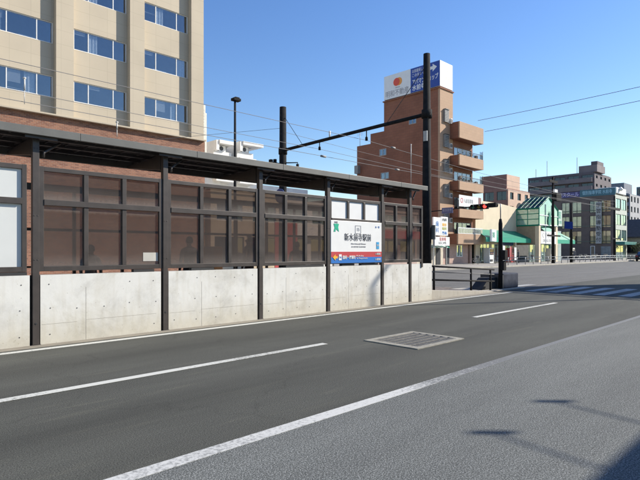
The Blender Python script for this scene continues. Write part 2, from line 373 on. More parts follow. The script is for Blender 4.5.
def text(body, size, c, face, mat, parent, name='lettering', bold=0., width=None, ext=.004, vertical=False):
    """lettering lying on a wall: face '-Y' or '-X'; c = its centre in the world"""
    cu = bpy.data.curves.new('t', 'FONT'); cu.body = '\n'.join(body) if vertical else body
    cu.size = size; cu.align_x = 'CENTER'; cu.align_y = 'CENTER'; cu.extrude = ext; cu.offset = bold; cu.resolution_u = 3
    if vertical: cu.space_line = .95
    t = bpy.data.objects.new('t', cu); COL.objects.link(t)
    dg = bpy.context.evaluated_depsgraph_get(); dg.update()
    me = bpy.data.meshes.new_from_object(t.evaluated_get(dg)); bpy.data.objects.remove(t)
    if width and len(me.vertices):
        xs = [v.co.x for v in me.vertices]; k = width / max(1e-6, max(xs) - min(xs))
        for v in me.vertices: v.co.x *= k
    rx = Vector((1, 0, 0)) if face == '-Y' else Vector((0, -1, 0))
    nz = Vector((0, -1, 0)) if face == '-Y' else Vector((-1, 0, 0))
    off = WLOC[parent.name] if parent is not None else Vector((0, 0, 0))
    for v in me.vertices: v.co = Vector(c) + rx * v.co.x + Vector((0, 0, 1)) * v.co.y + nz * v.co.z - off
    me.materials.clear(); me.materials.append(mat); me.name = name
    o = bpy.data.objects.new(name, me); link(o, parent); WLOC[o.name] = off.copy()
    return o
def window(parent, axis, plane, a0, a1, z0, z1, glassm=None, framem=None, fw=.05, mull=(), curtain=None, depth=.5, back=None, transom=()):
    """a window in a wall facing -Y (axis 'Y') or -X (axis 'X'); plane = its outer face. Parts: window > pane, curtain"""
    glassm = glassm or WIND; framem = framem or WHITEP
    def bx(mb, u0, u1, d0, d1, c0, c1):
        if axis == 'Y': mb.box(u0, u1, plane + d0, plane + d1, c0, c1)
        else: mb.box(plane + d0, plane + d1, u0, u1, c0, c1)
        return mb
    f = MB()
    bx(f, a0, a0 + fw, 0, .08, z0, z1); bx(f, a1 - fw, a1, 0, .08, z0, z1)
    bx(f, a0 + fw, a1 - fw, 0.002, .078, z0, z0 + fw); bx(f, a0 + fw, a1 - fw, 0.002, .078, z1 - fw, z1)
    for q in mull: bx(f, q - fw / 2, q + fw / 2, .004, .076, z0 + fw, z1 - fw)
    for q in transom: bx(f, a0 + fw, a1 - fw, .012, .07, q - fw / 2, q + fw / 2)
    w = f.build('window', framem, parent)
    bx(MB(), a0 + fw * .5, a1 - fw * .5, .035, .045, z0 + fw * .5, z1 - fw * .5).build('pane', glassm, w)
    if curtain:
        c = MB()
        for (q0, q1) in curtain:
            n = max(3, int((q1 - q0) / .08))
            for i in range(n):
                e0 = q0 + (q1 - q0) * i / n; e1 = q0 + (q1 - q0) * (i + 1) / n
                bx(c, e0, e1, .14 + .03 * (i % 2), .16 + .03 * (i % 2), z0 + .02, z1 - .02)
        c.build('curtain', back or CURT, w)
    return w
def hole_wall(mb, axis, p0, p1, a0, a1, z0, z1, holes):
    """wall slab p0..p1 thick, spanning a0..a1, z0..z1, with rectangular openings (a0,a1,z0,z1); no overlapping faces"""
    xs = sorted({a0, a1, *[h[0] for h in holes], *[h[1] for h in holes]}); zs = sorted({z0, z1, *[h[2] for h in holes], *[h[3] for h in holes]})
    xs = [q for q in xs if a0 <= q <= a1]; zs = [q for q in zs if z0 <= q <= z1]
    grid = {}
    for i in range(len(xs) - 1):
        for j in range(len(zs) - 1):
            cx = (xs[i] + xs[i + 1]) / 2; cz = (zs[j] + zs[j + 1]) / 2
            grid[i, j] = not any(h[0] < cx < h[1] and h[2] < cz < h[3] for h in holes)
    def P(a, d, z): return (a, d, z) if axis == 'Y' else (d, a, z)
    for (i, j), full in grid.items():
        if not full: continue
        A, Bx, C, D = xs[i], xs[i + 1], zs[j], zs[j + 1]
        mb.quad(P(A, p0, C), P(Bx, p0, C), P(Bx, p0, D), P(A, p0, D)); mb.quad(P(A, p1, C), P(Bx, p1, C), P(Bx, p1, D), P(A, p1, D))
        if not grid.get((i - 1, j)): mb.quad(P(A, p0, C), P(A, p1, C), P(A, p1, D), P(A, p0, D))
        if not grid.get((i + 1, j)): mb.quad(P(Bx, p0, C), P(Bx, p1, C), P(Bx, p1, D), P(Bx, p0, D))
        if not grid.get((i, j - 1)): mb.quad(P(A, p0, C), P(Bx, p0, C), P(Bx, p1, C), P(A, p1, C))
        if not grid.get((i, j + 1)): mb.quad(P(A, p0, D), P(Bx, p0, D), P(Bx, p1, D), P(A, p1, D))
    return mb
def ac_unit(parent, x, y, z, w=.8, h=.6, name='air_conditioner'):
    a = B(x, x + w, y, y + .3, z, z + h).build(name, WHITEP, parent, .015)
    MB().disc((x + w * .38, y - .006, z + h * .5), h * .38, (0, 1, 0), 16, .012).build('fan_grille', DARKM, a)
    return a

# ============================================================ SETTING
struct('ground', MB().box(-600, 900, -600, 900, -.4, -.012), AS_FAR)
struct('far_road', B(-120, 420, 9.78, 23.85, -.011, -.004), AS_FAR)
struct('road', B(-60, 420, 3.56, 9.36, -.010, 0), AS_MID)
struct('near_lane', B(-60, 420, .62, 3.56, -.010, .001), AS_NEAR)
struct('gutter', B(-60, 18.9, 9.36, 9.78, -.010, .004), CONC3)
struct('median_road', B(18.9, 420, 9.36, 9.78, -.010, .0), AS_MID)
struct('near_kerb', B(-60, 420, .45, .62, -.2, .13), CONC2, .01)
struct('near_pavement', B(-60, 420, -16, .45, -.2, .12), PAVE)
struct('far_kerb', B(-120, 420, 23.85, 24.02, -.2, .15), CONC2, .01)
struct('far_pavement', B(-120, 420, 24.02, 70, -.2, .14), PAVE)
mb = MB(); mb.box(-60, 19.3, 9.10, 9.24, .0015, .005); mb.box(72, 300, 9.10, 9.24, .002, .005); struct('edge_line', mb, LINE)
mb = MB()
for k in range(-3, 30):
    a = 1.25 + 10.05 * k - (0 if k != 0 else 1.6)
    if 17 < a < 62: continue
    mb.box(a if k else -3.9, a + 4.95 if k else 6.25, 6.24, 6.37, .0045, .008)
struct('lane_dashes', mb, LINE)
struct('worn_line', B(-60, 7.4, 3.48, 3.63, .0015, .005), LINE_WORN)
struct('faded_line', B(7.4, 120, 3.52, 3.63, .0015, .0048), LINE_GHOST)
mb = MB()
y = 1.1
while y < 11.4:
    if not 8.9 < y < 9.8: mb.box(20.2, 24.4, y, y + .42, .0045, .008)
    y += .84
struct('crosswalk', mb, paint_line('crossing_paint', (.09, .09, .085), (.40, .40, .38), wear=.44))
mb = MB()
for k in range(3, 16): mb.box(k * 12, k * 12 + 5, 20.3, 20.42, .0, .004)
struct('far_lane_line', mb, LINE_GHOST)
# tram bed and rails
struct('tram_bed', B(-60, 19.6, 11.95, 17.2, -.006, .02), TRAMBED)
mb = MB()
for yy in (12.3, 13.735, 14.98, 16.415): mb.box(-60, 19.6, yy, yy + .06, .018, .035); mb.box(19.6, 200, yy, yy + .05, -.006, -.001)
struct('tram_rails', mb, M('rail_steel', (.13, .12, .11), .5, .2))
# platform
struct('platform', B(-6, 14.5, 9.86, 11.9, -.1, .25), PAVE, .01)
struct('platform_ramp', MB().prism([(14.501, -.1), (18.62, -.1), (18.62, .04), (14.501, .25)], 1, 9.86, 11.9), TRAMBED)

# ============================================================ CONCRETE WALL AND SHELTER
PX = [-4.4, -2.05, .3, 2.63, 5.0, 7.41, 9.66, 11.92, 13.3]
WY = 9.618
t = thing('concrete_wall', 'low cast concrete wall with tie holes under the platform screens, white stained', 'wall', (4, 9.75, 0))
edges = [(PX[i] + .072, PX[i + 1] - .092) for i in range(len(PX) - 1)] + [(13.372, 14.5)]
for i, (a, b) in enumerate(edges):
    mb = B(a, b, WY, WY + .18, -.1, 1.19)
    mb.mi = 1
    n = 5 if b - a > 2 else (3 if b - a > 1.2 else 2)
    for k in range(n):
        for zz in (.18, .60, 1.03):
            xx = a + .14 + (b - a - .28) * k / (n - 1)
            if rnd.random() > .22: mb.disc((xx + rnd.uniform(-.03, .03), WY - .001, zz + rnd.uniform(-.02, .02)), .010, (0, 1, 0), 8, .004)
    mb.mi = 2
    mb.box(a + (b - a) * .34, a + (b - a) * .34 + .004, WY - .0015, WY + .001, 0, .95)     # formwork joint
    if i > 2: mb.box(a + .02, a + .6, WY - .0015, WY + .001, .34, .343); mb.box(a + .75, b - .1, WY - .0015, WY + .001, .36, .363)
    mb.build('wall_panel', [CONC, RUB, CONC3], t, 0)
    MB().box(a - .160, a - .003, WY + .085, WY + .16, 0, 1.185).build('joint_filler', RUB, t)
mb = MB()
for (xx, w) in ((2.0, .5), (4.35, .42), (5.6, .55), (8.2, 1.3), (10.2, .5), (11.0, .7)):
    mb.box(xx, xx + w, WY + .012, WY + .12, 1.19, 1.245)
mb.build('cap_packer', RUB, t)

t = thing('tram_shelter', 'long dark steel tram stop shelter with flat roof and smoked screens over the wall', 'shelter', (4, 9.6, 0))
for x in PX:
    mb = B(x - .052, x + .052, 9.60, 9.705, .012, 3.53)
    mb.box(x - .075, x + .075, 9.585, 9.72, .0, .012)
    mb.mi = 1; mb.disc((x, 9.598, .37), .02, (0, 1, 0), 8, .008)
    mb.mi = 0
    for dz in (3.34, 3.45, 2.2, 1.45):
        for dx in (-.025, .025): mb.disc((x + dx, 9.597, dz), .009, (0, 1, 0), 6, .008)
    mb.build('post', [STEEL, RUB], t, .006)
x0r, x1r = -6, 13.95
q = x0r
while q < x1r - .1:
    e = min(q + 2.32, x1r); B(q + .002, e - .002, 9.40, 9.46, 3.53, 3.665).build('roof_fascia', STEELR, t, .006); q = e
mb = MB().hexa([(x0r, 9.461, 3.60), (x1r, 9.461, 3.60), (x1r, 11.3, 3.66), (x0r, 11.3, 3.66)], [(x0r, 9.461, 3.64), (x1r, 9.461, 3.64), (x1r, 11.3, 3.70), (x0r, 11.3, 3.70)])
xx = x0r + .2
while xx < x1r:
    mb.box(xx, xx + .03, 9.5, 11.28, 3.57, 3.599); xx += .35
mb.build('roof', SOFF, t)
B(x0r, x1r, 11.3, 11.38, 3.46, 3.70).build('gutter', STEELR, t)
for yy in (9.75, 10.3, 10.85):
    B(x0r, x1r, yy, yy + .06, 3.535, 3.598).build('purlin', STEEL, t)
for x in PX:
    MB().prism([(9.74, 3.53), (11.25, 3.50), (11.25, 3.44), (10.9, 3.40), (9.74, 3.24)], 0, x - .05, x + .05).build('rafter', STEEL, t)
    MB().tube([(x + .12, 9.6, 3.2), (x + .12, 9.6, 3.28), (x + .42, 9.72, 3.5)], .022, 6).build('strut', STEEL, t)
    MB().box(x - .2, x + .3, 9.47, 9.5, 3.485, 3.528).build('bracket', STEEL, t)
def screen(a, b, n, low='smoke', up='smoke', sign=False):
    """one bay of the screen: outer frame, mullions, rails (part) and each pane (sub-part)"""
    fy0, fy1 = 9.622, 9.675
    mb = MB(); s = .075
    mb.box(a, a + s, fy0, fy1, 1.25, 3.05); mb.box(b - s, b, fy0, fy1, 1.25, 3.05)
    mb.box(a + s, b - s, fy0 + .002, fy1 - .002, 1.25, 1.335); mb.box(a + s, b - s, fy0 + .002, fy1 - .002, 2.97, 3.045)
    mb.box(a + s, b - s, fy0 - .012, fy1 - .002, 2.385, 2.485)
    w = (b - a - 2 * s); mull = [a + s + w * k / n for k in range(1, n)]
    for q in mull:
        if not sign: mb.box(q - .04, q + .04, fy0 + .004, fy1 + .05, 1.336, 2.384)
        mb.box(q - .04, q + .04, fy0 + .004, fy1 + .05, 2.486, 2.969)
    f = mb.build('screen_frame', STEEL, t, .004)
    xs = [a + s] + mull + [b - s]
    for k in range(n):
        l_, r_ = xs[k] + (.04 if k else 0), xs[k + 1] - (.04 if k < n - 1 else 0)
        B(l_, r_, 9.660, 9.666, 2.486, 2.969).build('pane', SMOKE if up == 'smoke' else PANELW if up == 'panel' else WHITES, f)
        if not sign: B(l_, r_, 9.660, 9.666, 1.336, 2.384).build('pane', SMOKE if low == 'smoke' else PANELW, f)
rs = MB()
q = -5.6
while q < 14:
    rs.box(q, q + .06, 11.72, 11.78, .25, 2.86); q += 1.06
rs.box(-5.9, 13.9, 11.70, 11.79, 2.861, 3.0); rs.box(-5.9, 13.9, 11.73, 11.77, 2.02, 2.08); rs.box(-5.9, 13.9, 11.73, 11.77, 1.25, 1.29)
rs.build('rear_rail', STEEL, t)
g = .054
screen(PX[0] + g, PX[1] - g, 3); screen(PX[1] + g, PX[2] - g, 3)
screen(PX[2] + g, PX[3] - g - .08, 3, 'panel', 'panel')
for i in (3, 4, 5): screen(PX[i] + g, PX[i + 1] - g, 3)
screen(PX[6] + g, PX[7] - g, 3, up='white', sign=True)
screen(PX[7] + g, PX[8] - g, 2); screen(PX[8] + g, 13.99, 1)
B(13.87, 13.95, 9.59, 9.655, 1.08, 1.25).build('foot', STEEL, t)

# station name sign
sx0, sx1 = PX[6] + .07, PX[7] - .075
t = thing('tram_stop_sign', 'white tram stop name sign with red and blue bands on the screen', 'sign', ((sx0 + sx1) / 2, 9.6, 1.27))
SY = 9.59
mb = B(sx0, sx1, SY, SY + .035, 1.27, 2.42); mb.build('sign_board', WHITES, t, .004)
RED = M('sign_red', (.50, .065, .07), .4, .03); BLU = M('sign_blue', (.03, .17, .50), .4, .03); GRN = M('sign_green', (.02, .42, .25), .4, .03)
YEL = M('sign_yellow', (.85, .45, .05), .4, .02); LBL = M('sign_light_blue', (.06, .35, .62), .4, .02); GREY = M('sign_grey', (.36, .36, .37), .5, 0)
B(sx0 + .002, sx1 - .002, SY - .004, SY, 1.43, 1.58).build('red_band', RED, t)
B(sx0 + .002, sx1 - .002, SY - .004, SY, 1.272, 1.43).build('blue_band', BLU, t)
cx = (sx0 + sx1) / 2
F = SY - .003
text('新水前寺駅前', .225, (cx + .02, F, 1.965), '-Y', TEXT, t, width=1.12)
text('Shin-Suizenji-Ekimae', .058, (cx + .04, F, 1.80), '-Y', GREY, t, width=.62)
text('신스이젠지역앞  新水前寺站前', .036, (cx + .04, F, 1.715), '-Y', GREY, t, width=.60)
text('15', .13, (cx + .02, F, 2.20), '-Y', GREY, t)
mb = MB()
for (a, b, c, d) in ((-.10, .14, 2.30, 2.312), (-.10, .14, 2.088, 2.10), (-.10, -.088, 2.10, 2.30), (.128, .14, 2.10, 2.30)): mb.box(cx + a, cx + b, F - .004, F + .002, c, d)
mb.build('number_frame', GREY, t)
MB().prism([(sx0 + .10, 2.12), (sx0 + .17, 2.12), (sx0 + .17, 2.20), (sx0 + .30, 2.12), (sx0 + .27, 2.24), (sx0 + .30, 2.33), (sx0 + .10, 2.33), (sx0 + .14, 2.23)], 1, F - .004, F + .002).build('green_mark', GRN, t)
text('市電', .065, (sx0 + .19, F, 2.365), '-Y', GREY, t)
text('A・B', .085, (sx1 - .20, F, 2.29), '-Y', BLU, t)
B(sx1 - .24, sx1 - .12, F - .004, F + .002, 1.66, 1.86).build('tram_icon', LBL, t)
text('電停', .06, (sx1 - .18, F - .004, 1.76), '-Y', WHITES, t)
zc = 1.43
MB().prism([(sx0 + .06, zc), (sx0 + .16, zc + .085), (sx0 + .16, zc + .03), (sx0 + .24, zc + .03), (sx0 + .24, zc - .03), (sx0 + .16, zc - .03), (sx0 + .16, zc - .085)], 1, F - .010, F - .004).build('arrow', YEL, t)
B(sx0 + .29, sx0 + .40, F - .010, F - .004, zc - .08, zc + .08).build('number_plate', WHITES, t)
text('16', .08, (sx0 + .345, F - .011, zc), '-Y', BLU, t)
text('国府・健軍町', .105, (sx0 + .70, F - .006, zc - .01), '-Y', WHITES, t, bold=.002, width=.52)
text('Kokubu', .06, (sx0 + 1.15, F - .006, zc + .035), '-Y', WHITES, t, width=.3)
text('for Kengummachi', .05, (sx0 + 1.24, F - .006, zc - .035), '-Y', WHITES, t, width=.46)
text('A 健軍町', .07, (sx1 - .17, F - .006, zc + .08), '-Y', WHITES, t, width=.24)
text('B 健軍町', .07, (sx1 - .17, F - .006, zc - .075), '-Y', WHITES, t, width=.24)

# brown board leaning behind the screens, small notice on a screen
solo('wooden_board', MB().box(5.98, 6.54, 9.88, 9.92, .25, 1.70), M('plywood', (.55, .34, .21), .7, .15, 5), 'brown wooden board standing on the platform behind the smoked screen', 'board', bevel=.01)
solo('paper_notice', MB().box(4.55, 4.86, 9.654, 9.658, 1.40, 1.57), M('paper', (.50, .48, .42), .8, .1), 'small cream paper notice on the smoked screen left of the second post', 'notice')

# ------------------------------------------------------------ people waiting on the platform
SKIN = M('skin', (.42, .25, .18), .55, .05); HAIR = M('hair', (.015, .012, .01), .5, .3, 30)
def person(x, y, z, h, coat, legs, label, turn=0., lean=0., bag=False):
    k = h / 1.7
    V = []; E = []; Rr = []
    def add(p, r, par=None):
        V.append(p); Rr.append(r if isinstance(r, tuple) else (r, r))
        if par is not None: E.append((par, len(V) - 1))
        return len(V) - 1
    pel = add((0, 0, .93), (.15, .11)); be = add((0, .005, 1.08), (.135, .095), pel); ch = add((0, .01 + lean, 1.27), (.165, .11), be)
    up = add((0, .0 + lean, 1.40), (.12, .085), ch); nk = add((0, -.01 + lean, 1.475), (.052, .055), up)
    hd = add((0, -.02 + lean, 1.56), (.072, .085), nk); tp = add((0, -.015 + lean, 1.64), (.066, .08), hd)
    for s in (-1, 1):
        sh = add((s * .17, .01 + lean, 1.385), (.062, .06), up); el = add((s * .225, .02 + lean, 1.11), (.043, .045), sh)
        wr = add((s * .215, -.07 + lean, .88), (.03, .032), el); pm = add((s * .21, -.09 + lean, .80), (.024, .038), wr)
        for q in range(4):
            a = add((s * (.205), -.062 - .019 * q + lean, .745), (.0095, .0095), pm)
            add((s * .198, -.058 - .019 * q + lean, .70 + .006 * abs(q - 1.5)), (.008, .008), a)
        a = add((s * .195, -.13 + lean, .79), (.010, .010), pm); add((s * .19, -.142 + lean, .755), (.009, .009), a)
        hp = add((s * .085, 0, .86), (.088, .092), pel); kn = add((s * .095, -.015, .49), (.055, .06), hp)
        an = add((s * .10, .01, .09), (.038, .042), kn); add((s * .105, -.12, .035), (.038, .028), an)
    me = bpy.data.meshes.new('person_skin'); me.from_pydata([Vector(p) * k for p in V], E, [])
    o = bpy.data.objects.new('tmp', me); COL.objects.link(o)
    sm = o.modifiers.new('skin', 'SKIN'); sm.use_smooth_shade = True
    for i, sv in enumerate(me.skin_vertices[0].data):
        sv.radius = (Rr[i][0] * k, Rr[i][1] * k); sv.use_root = (i == 0)
    ss = o.modifiers.new('sub', 'SUBSURF'); ss.levels = 1; ss.render_levels = 1
    dg = bpy.context.evaluated_depsgraph_get(); dg.update()
    bm_ = bpy.data.meshes.new_from_object(o.evaluated_get(dg)); bpy.data.objects.remove(o)
    for m in (coat, legs, SKIN, RUB): bm_.materials.append(m)
    for p in bm_.polygons:
        c = p.center / k; p.use_smooth = True
        p.material_index = 2 if (c.z > 1.475 or (abs(c.x) > .16 and c.z < .87)) else 1 if c.z < .88 and c.z > .1 else 3 if c.z <= .1 else 0
    root = thing('person', label, 'person', (x, y, z)); root.rotation_euler.z = turn
    b = bpy.data.objects.new('body', bm_); link(b, root)
    # hair as a cap open over the face, ears, eyes, nose, mouth
    def sph(name, c, r, mat, cut=None):
        bb = bmesh.new(); bmesh.ops.create_uvsphere(bb, u_segments=16, v_segments=10, radius=1)
        if cut: bmesh.ops.delete(bb, geom=[v for v in bb.verts if cut(v.co)], context='VERTS')
        for v in bb.verts: v.co = Vector((v.co.x * r[0] + c[0], v.co.y * r[1] + c[1] + lean, v.co.z * r[2] + c[2])) * k
        mm = bpy.data.meshes.new(name); bb.to_mesh(mm); bb.free(); mm.materials.append(mat)
        for p in mm.polygons: p.use_smooth = True
        q = bpy.data.objects.new(name, mm); link(q, root); return q
    sph('hair', (0, .005, 1.615), (.088, .102, .105), HAIR, lambda c: c.y < -.25 and c.z < .35 or c.z < -.75)
    for s in (-1, 1):
        sph('ear', (s * .078, -.02, 1.59), (.01, .018, .03), SKIN); sph('eye', (s * .03, -.100, 1.60), (.011, .008, .007), HAIR)
    sph('nose', (0, -.108, 1.575), (.011, .018, .02), SKIN); sph('mouth', (0, -.098, 1.54), (.024, .008, .006), RED)
    return root
cA = M('coat_dark', (.03, .035, .05), .8, .2); cB = M('coat_grey', (.10, .10, .11), .8, .2); cC = M('trousers_dark', (.025, .027, .035), .8, .2); cD = M('coat_brown', (.07, .05, .045), .8, .2)
person(4.05, 11.0, .25, 1.47, cB, cC, 'short person in a grey coat behind the smoked screen nearest the left', 2.6)
person(xY(189, 10.9), 10.9, .25, 1.68, cA, cC, 'person in a dark coat standing behind the screen just right of the second post', 3.0, .02)
person(xY(249, 11), 11.0, .25, 1.74, cD, cC, 'tall person in a brown coat behind the screen beside the wooden board', 3.5)
person(xY(297, 10.9), 10.9, .25, 1.60, cA, cC, 'person in dark clothes behind the screen left of the name sign', 2.2, .01)

# ============================================================ ROAD COVER
def road_cover():
    x0, x1, y0, y1 = 6.95, 8.4, 4.88, 6.03
    t = thing('road_grating', 'rectangular metal drain grating set in a concrete frame in the roadway', 'grating', ((x0 + x1) / 2, (y0 + y1) / 2, 0))
    mb = MB(); w = .1; z = .016
    mb.box(x0, x1, y0, y0 + w, .001, z); mb.box(x0, x1, y1 - w, y1, .001, z); mb.box(x0, x0 + w * 1.4, y0 + w, y1 - w, .001, z); mb.box(x1 - w, x1, y0 + w, y1 - w, .001, z)
    mb.build('frame', M('pale_concrete', (.27, .255, .21), .85, .25, 9, .3), t)
    B(x0 + w * 1.4, x1 - w, y0 + w, y1 - w, .001, .003).build('pit', RUB, t)
    n = 6; L = y1 - y0 - 2 * w
    for k in range(n):
        a = y0 + w + L * (k + .12) / n; mb = B(x0 + w * 1.4, x1 - w, a, a + L / n * .62, .003, .013)
        mb.mi = 1
        q = x0 + w * 1.4 + .05
        while q < x1 - w - .05:
            mb.box(q, q + .025, a + .01, a + L / n * .58, .012, .0165); q += .06
        mb.build('grating_bar', [M('worn_iron', (.20, .19, .165), .6, .3, 14), M('iron_ribs', (.13, .125, .11), .6, .3, 14)], t)
road_cover()

# ============================================================ MEDIAN END: LOW KERB, FENCE, BLOCK, SIGNAL POST
solo('low_kerb_wall', MB().prism([(14.502, -.1), (18.6, -.1), (18.6, .06), (14.502, .30)], 1, 9.7, 9.855), CONC2, 'low stained concrete kerb running on from the tall wall', 'kerb wall', bevel=.012)
t = thing('black_railing', 'black three rail steel railing along the end of the platform', 'railing', (16.5, 10.05, 0))
fy = 10.05
def rz(x, z): return z - .052 * (x - 14.86)
for xx in (15.28, xY(471, fy), 19.3):
    MB().tube([(xx, fy, .02), (xx, fy, rz(xx, 1.10))], .04, 8).build('post', POLEM, t)
MB().tube([(14.86, fy, 1.09), (19.6, fy, rz(19.6, 1.09))], .033, 8).build('top_rail', POLEM, t)
MB().tube([(14.86, fy, .90), (19.6, fy, rz(19.6, .90))], .022, 8).build('middle_rail', M('rail_grey', (.16, .16, .16), .8, .1, spec=.1), t)
MB().tube([(14.86, fy, .62), (19.6, fy, rz(19.6, .62))], .035, 8).build('bottom_rail', POLEM, t)
t = thing('crash_block', 'grey concrete crash block standing at the median tip', 'barrier block', (20.6, 10.6, 0))
BG_ = M('block_grey', (.075, .082, .10), .95, .2, 4, .1, spec=.05)
B(20.35, 21.75, 10.02, 10.95, .03, .66).build('block', BG_, t, .05)
mb = B(20.25, 20.345, 10.0, 11.0, .03, .60); mb.build('end_plate', DARKM, t)
MB().prism([(18.95, .05), (20.24, .05), (20.24, .50), (19.6, .50)], 1, 10.25, 10.75).build('black_wedge', RUB, t, .01)
mb = B(18.63, 21.9, 9.8, 11.5, -.01, .035); struct('median_tip', mb, CONC2, .01)

t = thing('signal_post', 'stout black post with push button box and small signal on a thin pipe', 'signal post', (19.85, 10.12, 0))
px_, py_ = xY(500.5, 10.1), 10.1
MB().tube([(px_, py_, .03), (px_, py_, 2.75), (px_, py_, 2.93)], [.085, .08, .05], 14).build('post', POLEM, t)
MB().tube([(px_, py_, 2.9), (px_, py_, 3.55), (px_ - .10, py_ + .12, 3.57), (px_ - .2, py_ + .25, 3.56)], .022, 8).build('pipe', GALV, t)
mb = B(px_ - .26, px_ - .06, py_ + .08, py_ + .44, 3.42, 3.60); mb.tube([(px_ - .06, py_ + .18, 3.51), (px_ + .04, py_ + .18, 3.5)], .07, 10); mb.build('small_signal', POLEM, t, .01)
B(px_ - .14, px_ + .12, py_ - .26, py_ - .07, 1.22, 1.64).build('button_box', POLEM, t, .02)
MB().box(px_ - .12, px_ + .12, py_ - .2, py_ - .07, .80, 1.2).build('junction_box', POLEM, t, .02)

# ============================================================ CATENARY
BX = 15.14
t = thing('catenary_pole', 'tall thick black pole at the end of the shelter holding the tramway beam', 'catenary pole', (BX, 10.25, 0))
MB().tube([(BX, 10.25, -.1), (BX, 10.25, 3), (BX, 10.25, 8.45)], [.17, .155, .115], 16).build('pole', POLEM, t)
MB().tube([(BX, 10.25, 6.22), (BX, 10.25, 6.5)], .18, 16).build('collar', POLEM, t)
B(BX + .13, BX + .17, 10.0, 10.2, 2.0, 2.5).build('plate', GALV, t)
B(BX - .14, BX - .10, 10.15, 10.3, 5.4, 5.75).build('cable_box', GALV, t)
t = thing('catenary_pole', 'black pole rising beyond the shelter at the far side of the tracks', 'catenary pole', (BX, 18.0, 0))
MB().tube([(BX, 18, -.1), (BX, 18, 8.15)], [.2, .15], 14).build('pole', POLEM, t)
MB().tube([(BX, 18, 6.0), (BX, 18, 6.3)], .2, 14).build('collar', POLEM, t)
mb = MB(); mb.tube([(BX - .1, 18.0, 5.55), (BX - .55, 18.15, 5.6)], .035, 6); mb.box(BX - .62, BX - .5, 18.1, 18.25, 5.5, 5.72); mb.box(BX - .42, BX - .32, 18.05, 18.18, 5.52, 5.75); mb.build('bracket', POLEM, t)
mb = MB(); mb.tube([(BX + .0, 17.9, 5.6), (BX + .45, 17.5, 5.62), (BX + .45, 17.5, 5.1)], .03, 6); mb.tube([(BX + .45, 17.5, 5.55), (BX + .45, 17.5, 5.1)], .07, 8); mb.build('insulator', POLEM, t)
mb = MB(); mb.disc((BX - .22, 17.95, 4.1), .32, (1, 0, 0), 18, .03); mb.build('round_sign', M('sign_dark_blue', (.03, .07, .22), .4, .05), t)
t = thing('tramway_beam', 'long dark steel beam spanning the tracks between both poles', 'beam', (BX, 14, 6.3))
zb = 6.28
MB().tube([(BX, 10.3, zb + .08), (BX, 14, zb), (BX, 17.95, zb - .1)], .068, 10).build('tube', POLEM, t)
for yy in (13.0, 15.6):
    MB().tube([(BX, yy, zb - .02), (BX, yy, zb - .26), (BX, yy, zb - .3), (BX, yy, zb - .42)], [.022, .022, .055, .055], 8).build('insulator', POLEM, t)
mb = MB(); mb.tube([(BX, 17.9, 7.7), (BX, 16.7, zb)], .012, 5); mb.tube([(BX, 10.35, 8.0), (BX, 12.1, zb)], .012, 5); mb.build('stay', DARKM, t)
MB().tube([(BX, 15.0, zb - .02), (BX, 15.0, zb + .28)], [.03, .045], 8).build('top_insulator', WHITEP, t)
WIRE = M('wire', (.24, .23, .22), .6, .1)
def wire(pts, label, r=.008, grp='overhead tramway wires', insul=()):
    mb = MB(); mb.tube(pts, r, 5)
    for p in insul: mb.tube([Vector(p) - Vector((.12, 0, 0)), Vector(p) + Vector((.12, 0, 0))], .04, 7)
    return solo('overhead_wire', mb, WIRE, label, 'wire', grp)
def sag(a, b, s, n=10):
    a = Vector(a); b = Vector(b); return [a.lerp(b, i / n) - Vector((0, 0, s * 4 * (i / n) * (1 - i / n))) for i in range(n + 1)]
wire(sag((-25, 15.7, 6.3), (BX, 15.6, 5.9), .12) + sag((BX, 15.6, 5.9), (60, 15.6, 5.8), .3), 'upper tram wire crossing in front of the beige office block')
wire([(-25, 13.2, 5.05), (BX, 13.1, 4.98), (60, 13.1, 4.98)], 'lower tram contact wire passing below the steel beam', insul=[(17.2, 13.1, 4.98), (12.9, 13.1, 4.98)])
wire(sag((-25, 13.0, 6.0), (BX, 13.0, 5.87), .1) + sag((BX, 13.0, 5.87), (45, 13.0, 5.3), .2), 'tram wire hanging from the right insulator of the beam', insul=[(16.8, 13.0, 5.82)])
wire([(BX, 18, 7.2), (9, 22, 6.2), (2, 29, 5.2)], 'thin stay wire running down left from the far pole', .008)
wire(sag((BX, 17.9, 7.0), (60, 17.0, 6.8), .5), 'thin feeder wire running right from the far pole', .008)
for (v0, v1, lab) in ((120, 85, 'upper thin cable crossing the sky at the right'), (131, 99.5, 'lower thin cable crossing the sky at the right')):
    a = onX(481 if v0 == 120 else 488, v0, 41.0); b = onX(700, v1 - 13, 41.0)
    e = a + (b - a) * 1.35
    wire(sag(a + Vector((0, .3, 0)), e, .12), lab, .02, 'cables crossing the sky')

for x, va, vb, lab in ((24.5, 79, 104, 'short white hanger rod between the tram wires before the leftmost office window'), (117, 123, 137, 'short white hanger rod between the tram wires above the shelter roof'), (411, 145, 187, 'white hanger rod dropping from the tram wires in front of the brown block')):
    a = onY(x, va, 13.1); b = onY(x, vb, 13.1); mb = MB()
    mb.tube([a, a.lerp(b, .45)], .018, 6); mb.tube([a.lerp(b, .45), b], .009, 6); mb.tube([a + Vector((-.03, 0, .02)), a + Vector((.03, 0, .02))], .022, 6)
    solo('wire_hanger', mb, M('porcelain', (.55, .53, .48), .4, .05), lab, 'wire hanger', 'hangers on the tram wires')

